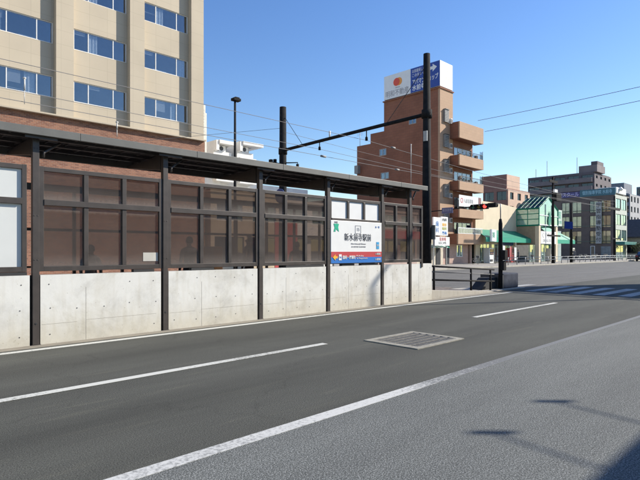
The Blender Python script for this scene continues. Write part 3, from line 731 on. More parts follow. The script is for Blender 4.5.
# ============================================================ OFFICE BLOCK
def office():
    t = thing('office_block', 'large beige office block with blue window strips above a red brick base', 'office building', (5, 30, 0))
    YW = 30.02; YP = 29.65; pitch = 4.07; P0 = 9.1
    pil = [P0 + pitch * k for k in range(-6, 3)]
    rows = [9.9 + 2.9 * k for k in range(5)]
    xl, xr = pil[0], pil[-1] + .9
    holes = []
    for x in pil[:-1]:
        for z in rows: holes.append((x + 1.02, x + pitch - .05, z, z + 1.16))
    mb = MB(); hole_wall(mb, 'Y', YW, YW + .3, xl, xr, 8.9, 25, holes)
    mb.box(xr - .3, xr, YW + .301, 46, 8.9, 25); mb.box(xl, xl + .3, YW + .301, 46, 8.9, 25); mb.box(xl, xr, 45.7, 46, 8.9, 25) if False else None
    mb.build('wall', BEIGE, t)
    B(xl - .2, xr + .2, YP - .1, 46.2, 25.0, 25.6).build('parapet', BEIGE, t)
    B(xl + .3, xr - .3, 32.6, 45.9, 8.95, 24.95).build('room_core', M('room_mid', (.22, .24, .27), .9, .6, .5), t)
    for x in pil:
        B(x, x + .9, YP, YW - .001, 8.91, 25).build('pillar', BEIGE, t)
    B(xl - .5, xr + .15, 29.75, 46.1, 0, 8.82).build('brick_base', BRK, t)
    B(xl - .5, xr + .1, 29.5, 46.2, 8.82, 8.90).build('ledge', BEIGE, t)
    for z in rows[1:]:
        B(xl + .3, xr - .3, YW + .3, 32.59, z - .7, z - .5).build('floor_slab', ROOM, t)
    k = 0
    for x in pil[:-1]:
        for z in rows:
            a, b = x + 1.02, x + pitch - .05; w = b - a; k += 1
            vis = x > 3
            cur = None
            if vis and abs(z - 9.9) < .1 and abs(x - (P0 - pitch)) < .1: cur = [(a + w * .55, a + w * .72)]
            elif rnd.random() < .5: cur = [rnd.choice(((a + w * .78, b - .06), (a + .05, a + w * .2), (a + w * .3, a + w * .45), (a + w * .62, a + w * .73)))]
            wn = window(t, 'Y', YW + .05, a, b, z, z + 1.16, WINB, WHITEP, .045, (a + w * .27, a + w * .74), cur)
            if vis and rnd.random() < .45:
                mb = MB(); q = a + w * rnd.choice((.02, .29, .76)); ww = w * .2; hz = z + 1.16 - rnd.choice((.25, .45, .7))
                zz = hz
                while zz < z + 1.1: mb.box(q, q + ww, YW + .16, YW + .17, zz, zz + .035); zz += .05
                mb.build('blind', M('blind_grey', (.40, .41, .40), .8, .1), wn)
            if rnd.random() < .6 and vis:
                mb = MB(); zz = z + rnd.choice((.25, .9, .8)); q = a + w * rnd.choice((.05, .3, .5))
                mb.box(q, q + .9, YW + .6, YW + .7, zz, zz + .05); mb.build('ceiling_tube', WHITEP, wn)
    text('水前寺駅前ビル', .42, (3.6, 29.742, 2.5), '-Y', M('gold_letters', (.75, .50, .20), .4, .1), t, 'wall_lettering', width=3.4)
    # pipe and air conditioner duct at the right corner
    mb = B(18.12, 18.62, 30.2, 30.9, 7.6, 11.4); mb.box(18.62, 18.75, 30.25, 30.35, 7.6, 10.9); mb.build('duct', M('duct_cream', (.6, .58, .5), .6, .1), t, .02)
    mb = MB()
    for i in range(8): mb.box(18.30, 18.5, 30.185, 30.199, 9.6 + .2 * i, 9.68 + .2 * i)
    mb.build('duct_louvre', GALV, t)
office()

# lamp beyond the shelter
lp = onY(235, 101, 22)
t = thing('street_lamp', 'slim dark street lamp with boxy head standing before the white building', 'street lamp', (lp.x, 22, 0))
MB().tube([(lp.x, 22, 0), (lp.x, 22, lp.z)], [.09, .055], 10).build('pole', POLEM, t)
mb = B(lp.x - .16, lp.x + .28, 21.85, 22.15, lp.z, lp.z + .14); mb.box(lp.x - .05, lp.x + .22, 21.88, 22.12, lp.z + .14, lp.z + .2); mb.build('lamp_head', POLEM, t, .02)

# ------------------------------------------------------------ white stepped building and shops behind the shelter
WWALL = M('white_render', (.66, .66, .64), .8, .1, 1.5, .1)
t = thing('white_stepped_building', 'white stepped building with two roof blocks behind the street lamp', 'building', (28, 42, 0))
B(18.8, 26.6, 40.6, 52, 0, 8.6).build('wall', WWALL, t)
for (a, b, z) in ((25.8, 27.75, 11.7), (28.4, 30.3, 11.95)):
    mb = MB(); mb.box(a, b, 40.5, 46, 8.0, z - .9); mb.box(a, a + .3, 40, 46, z - .9, z + .0); mb.box(a + .3, b + (.8 if a > 28 else 0), 39.9, 46, z - .28, z + .04); mb.box(a + .3, b, 41.2, 46, z - .9, z - .28); mb.box(a, b, 40, 40.5, 8.0, z - .9 - .6)
    mb.build('roof_block', WWALL, t)
    ac_unit(t, a + .6, 40.55, z - .88, .75, .55)
B(26.6, 38, 41, 52, 0, 8.2).build('rear_wall', WWALL, t)
SHOPC = [('beige', (.50, .42, .30)), ('grey', (.34, .33, .32)), ('white', (.62, .60, .55)), ('pink', (.45, .33, .28))]
def shop(x0, x1, h, col, label, ban=None, grid=False):
    t = thing('shop_building', label, 'shop', ((x0 + x1) / 2, 30, .14), 'low shops behind the tram stop')
    m = M('shop_wall_' + col[0], col[1], .85, .12, 1.2, .1)
    n = max(2, int((x1 - x0) / 2.2)); holes = []
    w = (x1 - x0) / n
    for i in range(n):
        holes.append((x0 + w * i + .3, x0 + w * (i + 1) - .3, .5, 2.6))
        if h > 5: holes.append((x0 + w * i + .45, x0 + w * (i + 1) - .45, 3.7, 5.0))
    mb = MB(); hole_wall(mb, 'Y', 30, 30.25, x0, x1, .14, h, holes)
    mb.box(x0, x0 + .25, 30.251, 40, .14, h); mb.box(x1 - .25, x1, 30.251, 40, .14, h); mb.build('wall', m, t)
    B(x0 - .1, x1 + .1, 29.9, 40, h, h + .2).build('roof', m, t)
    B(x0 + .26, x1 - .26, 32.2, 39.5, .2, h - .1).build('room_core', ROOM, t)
    for (a, b, c, d) in holes:
        window(t, 'Y', 30.06, a, b, c, d, WIND, DARKM if c < 1 else WHITEP, .06, ((a + b) / 2,), [(a + .1, a + (b - a) * .45)] if rnd.random() < .6 else None, transom=((c + d) / 2,) if grid else ())
    if ban:
        B(x0 + .1, x1 - .1, 29.55, 29.98, 2.75, 3.5).build('fascia_sign', ban, t)
shop(18.9, 25.0, 5.6, SHOPC[0], 'beige two storey shop next to the office block')
shop(25.1, 30.6, 5.3, SHOPC[2], 'pale shop with a gridded upper window behind the shelter', WHITES, True)
shop(30.8, 36.4, 5.7, SHOPC[1], 'grey shop with a dark blue fascia behind the shelter', M('sign_dark_blue'))
shop(36.6, 42.6, 5.2, SHOPC[3], 'pinkish shop left of the brown apartment block', RED)
solo('red_banner', MB().box(23.0, 25.1, 28.2, 28.26, .15, 3.65), M('banner_red', (.42, .05, .05), .8, .1), 'red upright shop banner seen through the smoked screen', 'banner')

# ============================================================ BROWN APARTMENT BLOCK
def apartment():
    X0, X1, YF = 48.3, 55.45, 31.0
    t = thing('apartment_block', 'tall brown tiled apartment block with orange balconies and rooftop sign', 'apartment building', (52, 31, 0))
    ty = yX(384, X0); ty2 = yX(370.5, X0); ty3 = yX(357, X0)
    B(X0, 50.9, YF + .25, ty, 0, 19.3).build('tower_wall', RBRICK, t)
    B(X0 + .001, 50.9, YF, YF + .249, 2.6, 19.3).build('tower_front', OTILE, t)
    B(X0 + .001, X1 - .4, YF, YF + .249, .14, 2.6).build('ground_front', M('ground_pink', (.46, .31, .25), .8, .1), t)
    B(X0 + .001, X0 + 5.9, ty, ty2, 0, 15.9).build('rear_wall', RBRICK, t)
    B(X0 + .002, X0 + 5.8, ty2, ty3, 0, 14.7).build('rear_wing', RBRICK, t)
    B(X0 - .15, 51.0, YF - .1, ty + .1, 19.3, 19.42).build('tower_coping', RBRICK, t)
    B(X0 - .1, X0 + 6, ty + .11, ty3 + .1, 15.9 - 1.2, 15.9 - 1.15) if False else None
    # recessed flat front behind the balconies, with window openings
    fl = [2.55, 5.35, 8.3, 11.05, 13.85]
    holes = [(51.2, 55.0, f + .05, f + 2.3) for f in fl[:4]]
    mb = MB(); hole_wall(mb, 'Y', YF + .02, YF + .25, 50.902, X1 - .2, 2.601, 14.3, holes)
    mb.box(X1 - .45, X1 - .2, YF + .251, ty, 2.6, 14.3); mb.build('balcony_front', RBRICK, t)
    B(50.902, X1 - .2, YF + .26, ty, 14.3, 14.5).build('low_roof', RBRICK, t)
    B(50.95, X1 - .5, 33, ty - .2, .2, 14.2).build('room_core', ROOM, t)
    FR = M('alu_frame', (.45, .46, .45), .4, .05)
    for f in fl[:4]:
        window(t, 'Y', YF + .1, 51.2, 55.0, f + .05, f + 2.3, WIND, FR, .06, (52.15, 53.1, 54.05), [(51.3, 51.9), (53.3, 54.0)] if f != 8.3 else [(53.3, 54.7)])
    # balconies: parapet, floor slab, railing
    LEAF = M('balcony_leaves', (.06, .10, .035), .8, .4, 8); CRT = M('crate', (.25, .20, .17), .8, .2)
    pars = [(2.36, 3.5), (5.30, 6.25), (8.35, 9.35), (11.05, 12.2), (14.05, 15.85)]
    for k, (z0, z1) in enumerate(pars):
        xs0, xs1, yb = 50.3, 55.6, 29.8
        if k == 0: xs0 = 50.0
        mb = MB()
        mb.box(xs0, xs1, yb, yb + .16, z0, z1); mb.mi = 1; mb.box(xs0, xs0 + .16, yb + .161, YF - .001, z0, z1); mb.box(xs1 - .16, xs1, yb + .161, YF - .001, z0, z1)
        mb.box(xs0 + .161, xs1 - .161, yb + .161, YF - .001, z0 + .02, z0 + .18)
        par = mb.build('balcony', [OTILE, RBRICK], t, .015)
        if k == 0:
            mb = MB(); mb.box(xs0 + .1, xs1 - .1, yb + .04, yb + .09, z1 + .62, z1 + .7); mb.box(xs0 + .1, xs1 - .1, yb + .04, yb + .09, z1 + .02, z1 + .08)
            q = xs0 + .1
            while q < xs1 - .15: mb.box(q, q + .07, yb + .05, yb + .08, z1 + .081, z1 + .619); q += .33
            mb.build('railing', WHITEP, par)
            B(xs0 + .12, xs1 - .12, yb + .062, yb + .068, z1 + .09, z1 + .61).build('railing_glass', WIND, par)
        elif k < 4:
            mb = MB(); mb.box(xs0 + .1, xs1 - .1, yb + .06, yb + .1, z1 + .5, z1 + .55)
            q = xs0 + .1
            while q < xs1 - .1: mb.box(q, q + .03, yb + .06, yb + .09, z1, z1 + .5); q += .25
            mb.tube([(xs1 - .06, yb + .08, z1), (xs1 - .06, yb + .08, z1 + 1.0)], .03, 6)
            mb.build('railing', DARKM, par)
            mb = MB()
            for q in range(70 if k > 1 else 0):
                cx = xs0 + .4 + rnd.random() * (xs1 - xs0 - 1.4); cz = z1 + rnd.random() ** 2 * .55; cy = yb + .2 + rnd.random() * .3; s = .05 + rnd.random() * .08
                a = rnd.random() * 6.3; d = Vector((math.cos(a), .3, math.sin(a))) * s; e = Vector((-math.sin(a), .5, math.cos(a))) * s * .5
                c = Vector((cx, cy, cz)); mb.quad(c - d, c + e, c + d, c - e)
            if k > 1: mb.build('foliage', LEAF, par)
            for q in range(4):
                cx = xs0 + .4 + q * 1.1 + rnd.random() * .4; hh = .25 + rnd.random() * .4
                B(cx, cx + .35, yb + .25, yb + .55, z0 + .18, z1 - .1 + hh).build('storage_box', CRT, par)
            MB().box(xs1 - .62, xs1 - .1, yb + .12, yb + .14, z1 + .02, z1 + .9).build('side_panel', WIND, par)
    # louvred windows and units on the orange strip
    for z in (17.0 - 2.75 * i for i in range(5)):
        z -= 1.25
        mb = B(48.95, 49.75, YF - .22, YF - .001, z, z + 1.35); mb.mi = 1
        for i in range(7): mb.box(49.0, 49.7, YF - .235, YF - .221, z + .1 + i * .17, z + .18 + i * .17)
        mb.box(48.955, 49.745, YF - .3, YF - .001, z + 1.351, z + 1.42)
        mb.build('louvre_box', [M('louvre_grey', (.26, .26, .25), .6, .1), DARKM], t)
        ac_unit(t, 50.0, YF - .32, z - .05, .28, .55)
    # windows on the shaded side wall
    for (x, v, w) in ((383, 152.3, 1.05), (385, 175.8, 1.2), (412.7, 120.5, 1.0), (413, 144, 1.), (385, 199, 1.), (413, 168, 1.), (413, 191, 1.)):
        p = onX(x, v, X0); 
        if v in (144, 168, 191, 199): continue
        window(t, 'X', X0 - .045, p.y - w / 2, p.y + w / 2, p.z - .4, p.z + .4, WIND, M('window_grey', (.36, .34, .31), .5, .05), .07, (p.y,), None)
    p = onX(358.5, 170, X0)
    B(X0 - .5, X0 - .01, p.y - .3, p.y + .25, p.z - .5, p.z + .5).build('wall_box', M('louvre_grey'), t)
    mb = MB(); mb.tube([onX(428, 90, X0) - Vector((.08, 0, 0)), onX(428, 262, X0) - Vector((.08, 0, 0))], .06, 6); mb.build('downpipe', M('pipe_brown', (.17, .07, .05), .6, .1), t)
    # ground floor: window, doorway, canopy
    window(t, 'Y', YF - .05, 51.6, 52.9, .95, 2.3, CLEARG, WHITEP, .08, (52.25,), None)
    B(54.2, 54.6, YF - .06, YF - .002, .14, 2.3).build('door', M('door_brown', (.12, .05, .035), .5, .1), t)
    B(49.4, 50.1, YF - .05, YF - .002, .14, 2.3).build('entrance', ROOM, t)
    mb = MB(); mb.tube([(X0 + .8, YF + 1, 14.9), (X0 + .8, YF + 1, 15)], .01, 5)
    # antenna
    a = onX(360, 146, X0 + .5)
    mb = MB(); mb.tube([(a.x, a.y, 14.7), (a.x, a.y, 16.8)], .03, 6)
    for i in range(4): mb.tube([(a.x, a.y - .5, 16.7 - .18 * i), (a.x, a.y + .5, 16.7 - .18 * i)], .015, 5)
    mb.build('antenna', GALV, t)
apartment()
# banner on the third floor balcony
t = thing('balcony_banner', 'white rental banner with red mark tied to the third balcony', 'banner', (53, 29.6, 6.4))
p0 = onY(459, 206, 29.7); p1 = onY(481.5, 198, 29.7)
mb = MB().hexa([(p0.x, 29.68, p0.z - .02), (p1.x, 29.68, p0.z + .12), (p1.x, 29.72, p0.z + .12), (p0.x, 29.72, p0.z - .02)], [(p0.x, 29.68, p1.z + .02), (p1.x, 29.68, p1.z + .0), (p1.x, 29.72, p1.z + .0), (p0.x, 29.72, p1.z + .02)])
mb.build('cloth', WHITES, t)
zc = (p0.z + p1.z) / 2
text('○', .7, (p0.x + .55, 29.67, zc), '-Y', RED, t, bold=.01)
text('入居者募集', .5, (p0.x + 2.0, 29.67, zc), '-Y', GREY, t, width=2.0)
B(p1.x - .75, p1.x - .15, 29.665, 29.679, p0.z + .16, p1.z - .02).build('portrait_panel', M('portrait', (.20, .09, .09), .6, .2, 6), t)

# rooftop sign
def rooftop():
    X0, z0, z1 = 48.3, 19.55, 22.35
    y0 = 31.0; ym = yX(410.7, X0); y1 = yX(384, X0)
    t = thing('rooftop_sign', 'large white and blue rooftop advertising sign with an orange disc', 'billboard', (49.5, 34, 19.4))
    B(X0, 50.85, y0, y1, z0, z1).build('sign_box', WHITES, t, .02)
    B(X0 - .02, X0 - .001, y0 + .03, ym, z0 + .02, z1 - .02).build('blue_panel', M('billboard_blue', (.022, .06, .30), .4, .04), t)
    OR = M('logo_orange', (.85, .33, .04), .4, .03); RD = M('logo_red', (.72, .08, .03), .4, .03)
    yc = (ym + y1) / 2 - .1
    MB().disc((X0 - .012, yc - .16, z0 + 1.78), .46, (1, 0, 0), 28, .02).build('logo_disc', OR, t)
    MB().disc((X0 - .022, yc + .16, z0 + 1.78), .46, (1, 0, 0), 28, .02).build('logo_disc', RD, t)
    text('MEIWA', .22, (X0 - .01, yc, z0 + 1.12), '-X', GREY, t)
    text('明和不動産', .78, (X0 - .01, (ym + y1) / 2, z0 + .52), '-X', GREY, t, width=(y1 - ym) * .86, bold=.004)
    w = ym - y0
    text('お部屋探しは', .42, (X0 - .022, ym - w * .28, z1 - .42), '-X', WHITES, t, width=w * .44)
    text('この先すぐ', .42, (X0 - .022, ym - w * .27, z1 - .90), '-X', WHITES, t, width=w * .42)
    text('アパマンショップ', .66, (X0 - .022, y0 + w * .5, z0 + 1.12), '-X', WHITES, t, width=w * .88, bold=.012)
    text('水前寺店', .66, (X0 - .022, ym - w * .36, z0 + .46), '-X', WHITES, t, width=w * .6, bold=.012)
    a = y0 + w * .38; zc = z1 - .62
    MB().prism([(a, zc - .16), (a, zc + .16), (a - .55, zc + .16), (a - .55, zc + .42), (a - 1.1, zc), (a - .55, zc - .42), (a - .55, zc - .16)], 0, X0 - .028, X0 - .021).build('arrow', WHITES, t)
    FN = M('faint_ink', (.66, .52, .45), .5, .02)
    text('明和', .7, (49.6, y0 - .003, z0 + 1.9), '-Y', FN, t); text('不動産', .55, (49.6, y0 - .003, z0 + 1.05), '-Y', FN, t)
    mb = MB()
    for q in range(6):
        yy = y0 + .3 + (y1 - y0 - .6) * q / 5; mb.box(X0 + .2, X0 + .32, yy, yy + .12, 19.42, z0); mb.box(50.5, 50.62, yy, yy + .12, 19.42, z0)
    mb.build('support_frame', DARKM, t)
rooftop()

# clinic sign board and little annex by the thick pole
t = thing('clinic_annex', 'small pale ground floor annex with striped awning left of the apartment block', 'annex', (46, 30.5, .14))
B(42.9, 48.28, 30.6, 38, .14, 3.1).build('wall', M('annex_wall', (.55, .48, .38), .85, .1), t)
mb = MB(); n = 10
for i in range(n):
    a = 44.2 + (48.0 - 44.2) * i / n; mb.mi = i % 2
    mb.hexa([(a, 29.6, 1.95), (a + .38, 29.6, 1.95), (a + .38, 30.59, 2.25), (a, 30.59, 2.25)], [(a, 29.6, 2.0), (a + .38, 29.6, 2.0), (a + .38, 30.59, 2.32), (a, 30.59, 2.32)])
mb.build('awning', [WHITEP, GREENL], t)
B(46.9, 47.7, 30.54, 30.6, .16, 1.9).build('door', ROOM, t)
t = thing('clinic_signboard', 'white vertical signboard with clinic names beside the thick pole', 'signboard', (46, 29.5, .14))
a0, a1, a2 = xY(433, 29.5), xY(440.5, 29.5), xY(447.5, 29.5)
B(a0, a1 - .02, 29.45, 29.6, 3.2, 5.05).build('left_board', WHITES, t, .01)
B(a1 + .02, a2, 29.45, 29.6, 3.2, 5.15).build('right_board', WHITES, t, .01)
B(a0 + .2, a2 + .25, 29.4, 29.55, 2.15, 3.05).build('lower_board', WHITES, t, .01)
text('歯', .6, (a0 + .7, 29.44, 4.35), '-Y', BLU, t); text('科', .6, (a0 + .7, 29.44, 3.7), '-Y', BLU, t)
for (s, z, m) in (('内科', 4.82, TEXT), ('整形', 4.30, YEL), ('眼科', 3.9, M('ink_olive', (.45, .45, .1), .5)), ('薬局', 3.45, BLU)):
    text(s, .34, ((a1 + a2) / 2, 29.44, z), '-Y', m, t, width=.85, bold=.006)
text('駐車場', .4, ((a0 + a2) / 2 + .3, 29.39, 2.80), '-Y', RED, t); text('入口この先', .3, ((a0 + a2) / 2 + .2, 29.39, 2.42), '-Y', TEXT, t)
mb = MB(); mb.box(a0 + .1, a0 + .2, 29.5, 29.6, .14, 3.2); mb.box(a2 - .2, a2 - .1, 29.5, 29.6, .14, 3.2); mb.build('legs', GALV, t)
MB().box(a1 + .75, a2 + .85, 29.3, 29.38, 4.95, 5.0)

# ------------------------------------------------------------ traffic signal over the far lanes
t = thing('traffic_signal', 'horizontal traffic signal showing red on a long arm over the road', 'traffic signal', (36.2, 24.2, .14))
MB().tube([(36.2, 24.25, .14), (36.2, 24.25, 5.6)], [.11, .08], 10).build('pole', POLEM, t)
MB().tube([(36.2, 24.2, 4.85), (36.2, 20.5, 5.02)], .045, 8).build('arm', POLEM, t)
ya, yb = yX(471, 36.2), yX(488.5, 36.2)
B(36.1, 36.3, yb, ya, 4.78, 5.18).build('housing', POLEM, t, .03)
for k, (c, s) in enumerate((((.0, .10, .07), 0), ((.12, .08, .0), 0), ((1., .04, .03), 3.))):
    yy = ya - (ya - yb) * (k + .5) / 3
    m = emit('lamp_red', c, s) if s else M('lamp_off_%s' % ('green' if k == 0 else 'amber'), c, .3, 0)
    ln = MB().disc((36.085, yy, 4.98), .135, (1, 0, 0), 16, .03).build('lamp', m, t)
    mb = MB(); 
    for i in range(9):
        an = math.pi * i / 8; an2 = math.pi * (i + 1) / 8
        if i < 8: mb.hexa([(36.09, yy + .16 * math.cos(an), 4.98 + .16 * math.sin(an)), (36.09, yy + .16 * math.cos(an2), 4.98 + .16 * math.sin(an2)), (35.85, yy + .15 * math.cos(an2), 4.97 + .15 * math.sin(an2)), (35.85, yy + .15 * math.cos(an), 4.97 + .15 * math.sin(an))],
                            [(36.09, yy + .17 * math.cos(an), 4.98 + .17 * math.sin(an)), (36.09, yy + .17 * math.cos(an2), 4.98 + .17 * math.sin(an2)), (35.85, yy + .16 * math.cos(an2), 4.97 + .16 * math.sin(an2)), (35.85, yy + .16 * math.cos(an), 4.97 + .16 * math.sin(an))])
    mb.build('hood', POLEM, ln)
yq0, yq1 = yX(442, 36.1), yX(453, 36.1)
t = thing('street_name_plate', 'blue grey name plate hanging under the signal arm beside the thick pole', 'sign', (36.1, (yq0 + yq1) / 2, 4.7))
B(36.07, 36.11, yq1, yq0, 4.62, 5.08).build('plate', M('plate_blue', (.10, .11, .22), .4, .1), t)
text('新水前寺', .26, (36.06, (yq0 + yq1) / 2, 4.86), '-X', M('plate_text', (.4, .4, .5), .5, 0), t, width=.8)

# ============================================================ PHARMACY
def pharmacy():
    CREAM = M('cream_render', (.70, .585, .42), .8, .06, 1.)
    t = thing('green_awning_store', 'cream drug store with green awning and gabled glass tower', 'store', (66, 29, .14))
    xa, xb = 55.9, 80.6
    tx0, tx1 = 66.7, 72.9
    # shopfront and upper walls
    B(xa, 61.5, 31, 45, 2.9, 7.65).build('upper_wall', CREAM, t)
    MB().hexa([(61.5, 31, 2.9), (tx0 + 1.2, 31, 2.9), (tx0 + 1.2, 45, 2.9), (61.5, 45, 2.9)], [(61.5, 31, 7.65), (tx0 + 1.2, 31, 7.3), (tx0 + 1.2, 45, 7.3), (61.5, 45, 7.65)]).build('upper_wall', CREAM, t)
    holes = [(57 + 2.9 * i, 59.5 + 2.9 * i, .3, 2.5) for i in range(3)]
    mb = MB(); hole_wall(mb, 'Y', 31.0, 31.2, xa, tx0 - .4, .14, 2.899, holes); mb.build('shopfront_wall', CREAM, t)
    for (a, b, c, d) in holes: window(t, 'Y', 31.05, a, b, c, d, CLEARG, WHITEP, .08, (a + .85, a + 1.7), [(a + .2, a + .7)])
    B(xa + .1, xb, 33.5, 44, .2, 2.8).build('room_core', M('room_grey', (.12, .12, .12), .9, .2), t)
    # right part
    mb = MB(); holes = [(74 + 3 * i, 76.4 + 3 * i, .3, 2.5) for i in range(2)]
    hole_wall(mb, 'Y', 30.5, 30.7, tx1, xb, .14, 4.6, holes); mb.build('right_wall', M('glass_grey_wall', (.33, .40, .39), .7, .1), t)
    for (a, b, c, d) in holes: window(t, 'Y', 30.55, a, b, c, d, CLEARG, GREENL, .08, ((a + b) / 2,), None)
    # awnings: sloped sheet with valance
    def awn(a, b, y0, y1, z0, z1, ls, rs):
        mb = MB().hexa([(a, y0, z0), (b, y0, z0), (b - rs, y1, z1), (a + ls, y1, z1)], [(a, y0, z0 + .06), (b, y0, z0 + .06), (b - rs, y1, z1 + .06), (a + ls, y1, z1 + .06)])
        w = mb.build('awning', GREEN, t)
        B(a, b, y0 - .05, y0 - .002, z0 - .5, z0 + .03).build('valance', GREENL, w)
    awn(54.6, tx0 - .2, 29.0, 30.99, 3.15, 4.15, 1.2, .05)
    awn(tx1 + .2, 80.8, 28.6, 30.49, 3.15, 4.9, .02, 4.6)
    # glass tower
    ey, ry = 7.15, 8.75; yf, yr = 28.0, 31.0
    cxm = (tx0 + tx1) / 2
    B(tx0, tx0 + .5, yf, yf + .5, .14, 4.9).build('column', CREAM, t); B(tx1 - .7, tx1 - .1, yf, yf + .5, .14, 4.9).build('column', CREAM, t)
    B(tx0 + .02, tx0 + .3, yf + .51, yr, 2.4, 4.9).build('side_wall', M('side_tan', (.34, .27, .18), .8, .1), t)
    mb = MB()
    def bar(p, q, r=.07): mb.tube([p, q], r, 4)
    for x in (tx0, tx1):
        bar((x, yf, 4.9), (x, yf, ey)); bar((x, yr, 4.9), (x, yr, ey)); bar((x, yf, ey), (x, yr, ey), .12); bar((x, yf, 4.95), (x, yr, 4.95), .1)
        bar((x, yf, ey - .7), (x, yr, ey - .7), .05); bar((x, yf, ey - 1.4), (x, yr, ey - 1.4), .05); bar((x, (yf + yr) / 2, 4.95), (x, (yf + yr) / 2, ey), .05)
    bar((tx0, yf, ey), (cxm, yf, ry), .12); bar((tx1, yf, ey), (cxm, yf, ry), .12); bar((tx0, yr, ey), (cxm, yr, ry)); bar((tx1, yr, ey), (cxm, yr, ry)); bar((cxm, yf, ry), (cxm, yr, ry))
    mb.build('green_frame', M('frame_green', (.0, .24, .14), .5, .05), t)
    mb = MB()
    bar((tx0 + .1, yf - .02, ey - .9), (tx1 - .1, yf - .02, ey - .9), .06); bar((tx0 + .1, yf - .02, 5.0), (tx1 - .1, yf - .02, 5.0), .07)
    for q in (.33, .66): bar((tx0 + 6.2 * q, yf - .02, 2.6), (tx0 + 6.2 * q, yf - .02, ey + .6), .05)
    bar((tx0, yf - .02, 6.2 + .05), (tx1, yf - .02, 6.25), .04)
    mb.build('white_frame', WHITEP, t)
    mb = MB(); mb.prism([(tx0, 4.95), (tx1, 4.95), (tx1, ey), (cxm, ry), (tx0, ey)], 1, yf + .02, yf + .04); mb.box(tx0 + .02, tx0 + .04, yf + .06, yr, 4.95, ey); mb.box(tx1 - .04, tx1 - .02, yf + .06, yr, 4.95, ey)
    mb.build('tower_glass', CLEARG, t)
    mb = MB(); mb.hexa([(tx0 - .1, yf - .1, ey), (cxm, yf - .1, ry), (cxm, yr, ry), (tx0 - .1, yr, ey)], [(tx0 - .1, yf - .1, ey + .05), (cxm, yf - .1, ry + .05), (cxm, yr, ry + .05), (tx0 - .1, yr, ey + .05)])
    mb.hexa([(tx1 + .1, yf - .1, ey), (cxm, yf - .1, ry), (cxm, yr, ry), (tx1 + .1, yr, ey)], [(tx1 + .1, yf - .1, ey + .05), (cxm, yf - .1, ry + .05), (cxm, yr, ry + .05), (tx1 + .1, yr, ey + .05)])
    mb.build('tower_roof', glass('roof_glass', (.40, .46, .46), (.25, .28, .27), .85), t)
    B(tx0 + .5, tx1 - .5, 30.2, 30.9, 5.0, 6.9).build('tower_back', WHITEP, t)
    mb = MB()
    for q in (.2, .4, .6, .8):
        yy = yf + (yr - yf) * q; mb.tube([(tx0 - .1, yy, ey + .08), (cxm, yy, ry + .08)], .04, 4)
    for q in (.33, .66): mb.tube([(tx0 - .1 + 3.2 * q, yf - .1, ey + 1.6 * q + .08), (tx0 - .1 + 3.2 * q, yr, ey + 1.6 * q + .08)], .035, 4)
    mb.build('roof_bars', M('frame_green'), t)
    B(tx0 + .1, tx0 + 6, 30.95, 44, 4.95, 7.1).build('tower_body', CREAM, t)
    # emblem and name panel
    MB().prism([(cxm - .2, 4.9), (cxm + .35, 5.1), (cxm + .55, 6.0), (cxm + .25, 6.9), (cxm - .1, 6.4), (cxm - .35, 5.6)], 1, yf - .09, yf - .05).build('green_emblem', GREEN, t)
    B(tx0 + .5, tx1 - .7, yf - .02, yf + .05, 2.55, 4.2).build('name_panel', WHITEP, t)
    text('くすりの店', .8, (cxm - .1, yf - .03, 3.6), '-Y', GREY, t, width=4.2); text('DRUG STORE', .5, (cxm - .1, yf - .03, 2.95), '-Y', GREY, t, width=3.6)
    B(tx0 + .5, tx1 - .7, 29.5, 29.56, .2, 2.5).build('entrance_glass', CLEARG, t)
    mb = MB()
    for q in (0, 1.2, 2.4, 3.6, 4.8): mb.box(tx0 + .55 + q, tx0 + .62 + q, 29.44, 29.5, .14, 2.5)
    mb.build('entrance_frame', WHITEP, t)
    # projecting signs
    B(tx1 + .7, tx1 + 2.5, 28.4, 28.6, 5.1, 7.35).build('side_sign', M('sign_pale_green', (.55, .62, .55), .5, .05), t)
    text('薬', 1.2, (tx1 + 1.6, 28.39, 6.5), '-Y', GREENL, t); text('処方箋', .5, (tx1 + 1.6, 28.39, 5.6), '-Y', GREENL, t, width=1.4)
    p = onY(493.5, 235, 28.85)
    B(p.x - .8, p.x + .6, 28.78, 28.9, 2.7, 4.1).build('small_sign', WHITES, t); text('薬', .7, (p.x - .1, 28.77, 3.4), '-Y', GREENL, t)
    BSG = B(61.6, 65.2, 30.7, 30.85, 2.3, 3.0); BSG.build('blue_sign', M('sign_dark_blue'), t)
pharmacy()

# things on the far pavement
def upright_banner(x, y, h, w, m, label):
    t = thing('upright_banner', label, 'banner', (x, y, .14), 'upright banners before the store')
    MB().tube([(x, y, .14), (x, y, .14 + h + .1)], .02, 6).build('pole', WHITEP, t)
    B(x + .02, x + w, y - .01, y + .01, .14 + h * .15, .14 + h).build('cloth', m, t)
upright_banner(60.4, 28.9, 2.0, .6, RED, 'red upright banner under the green awning')
upright_banner(61.6, 28.9, 1.9, .55, WHITES, 'white upright banner under the green awning')
upright_banner(58.6, 28.9, 2.1, .5, WHITES, 'white upright banner at the left end of the green awning')
upright_banner(76.6, 27.5, 1.9, 1.1, M('banner_cream', (.6, .6, .5), .7, .1), 'cream upright banner right of the glass tower')
def vending(x, y, m, label):
    t = thing('vending_machine', label, 'vending machine', (x, y, .14), 'vending machines on the far pavement')
    B(x, x + 1.1, y, y + .75, .14, 1.98).build('cabinet', m, t, .03)
    B(x + .1, x + 1., y - .02, y - .001, 1.15, 1.85).build('display', WIND, t)
    mb = MB()
    for i in range(3):
        for j in range(6): mb.tube([(x + .18 + j * .14, y - .03, 1.2 + i * .22), (x + .18 + j * .14, y - .03, 1.34 + i * .22)], .04, 6)
    mb.build('bottles', M('cans', (.4, .2, .15), .4, .6, 9), t)
    B(x + .15, x + .8, y - .03, y - .001, .35, .6).build('flap', DARKM, t)
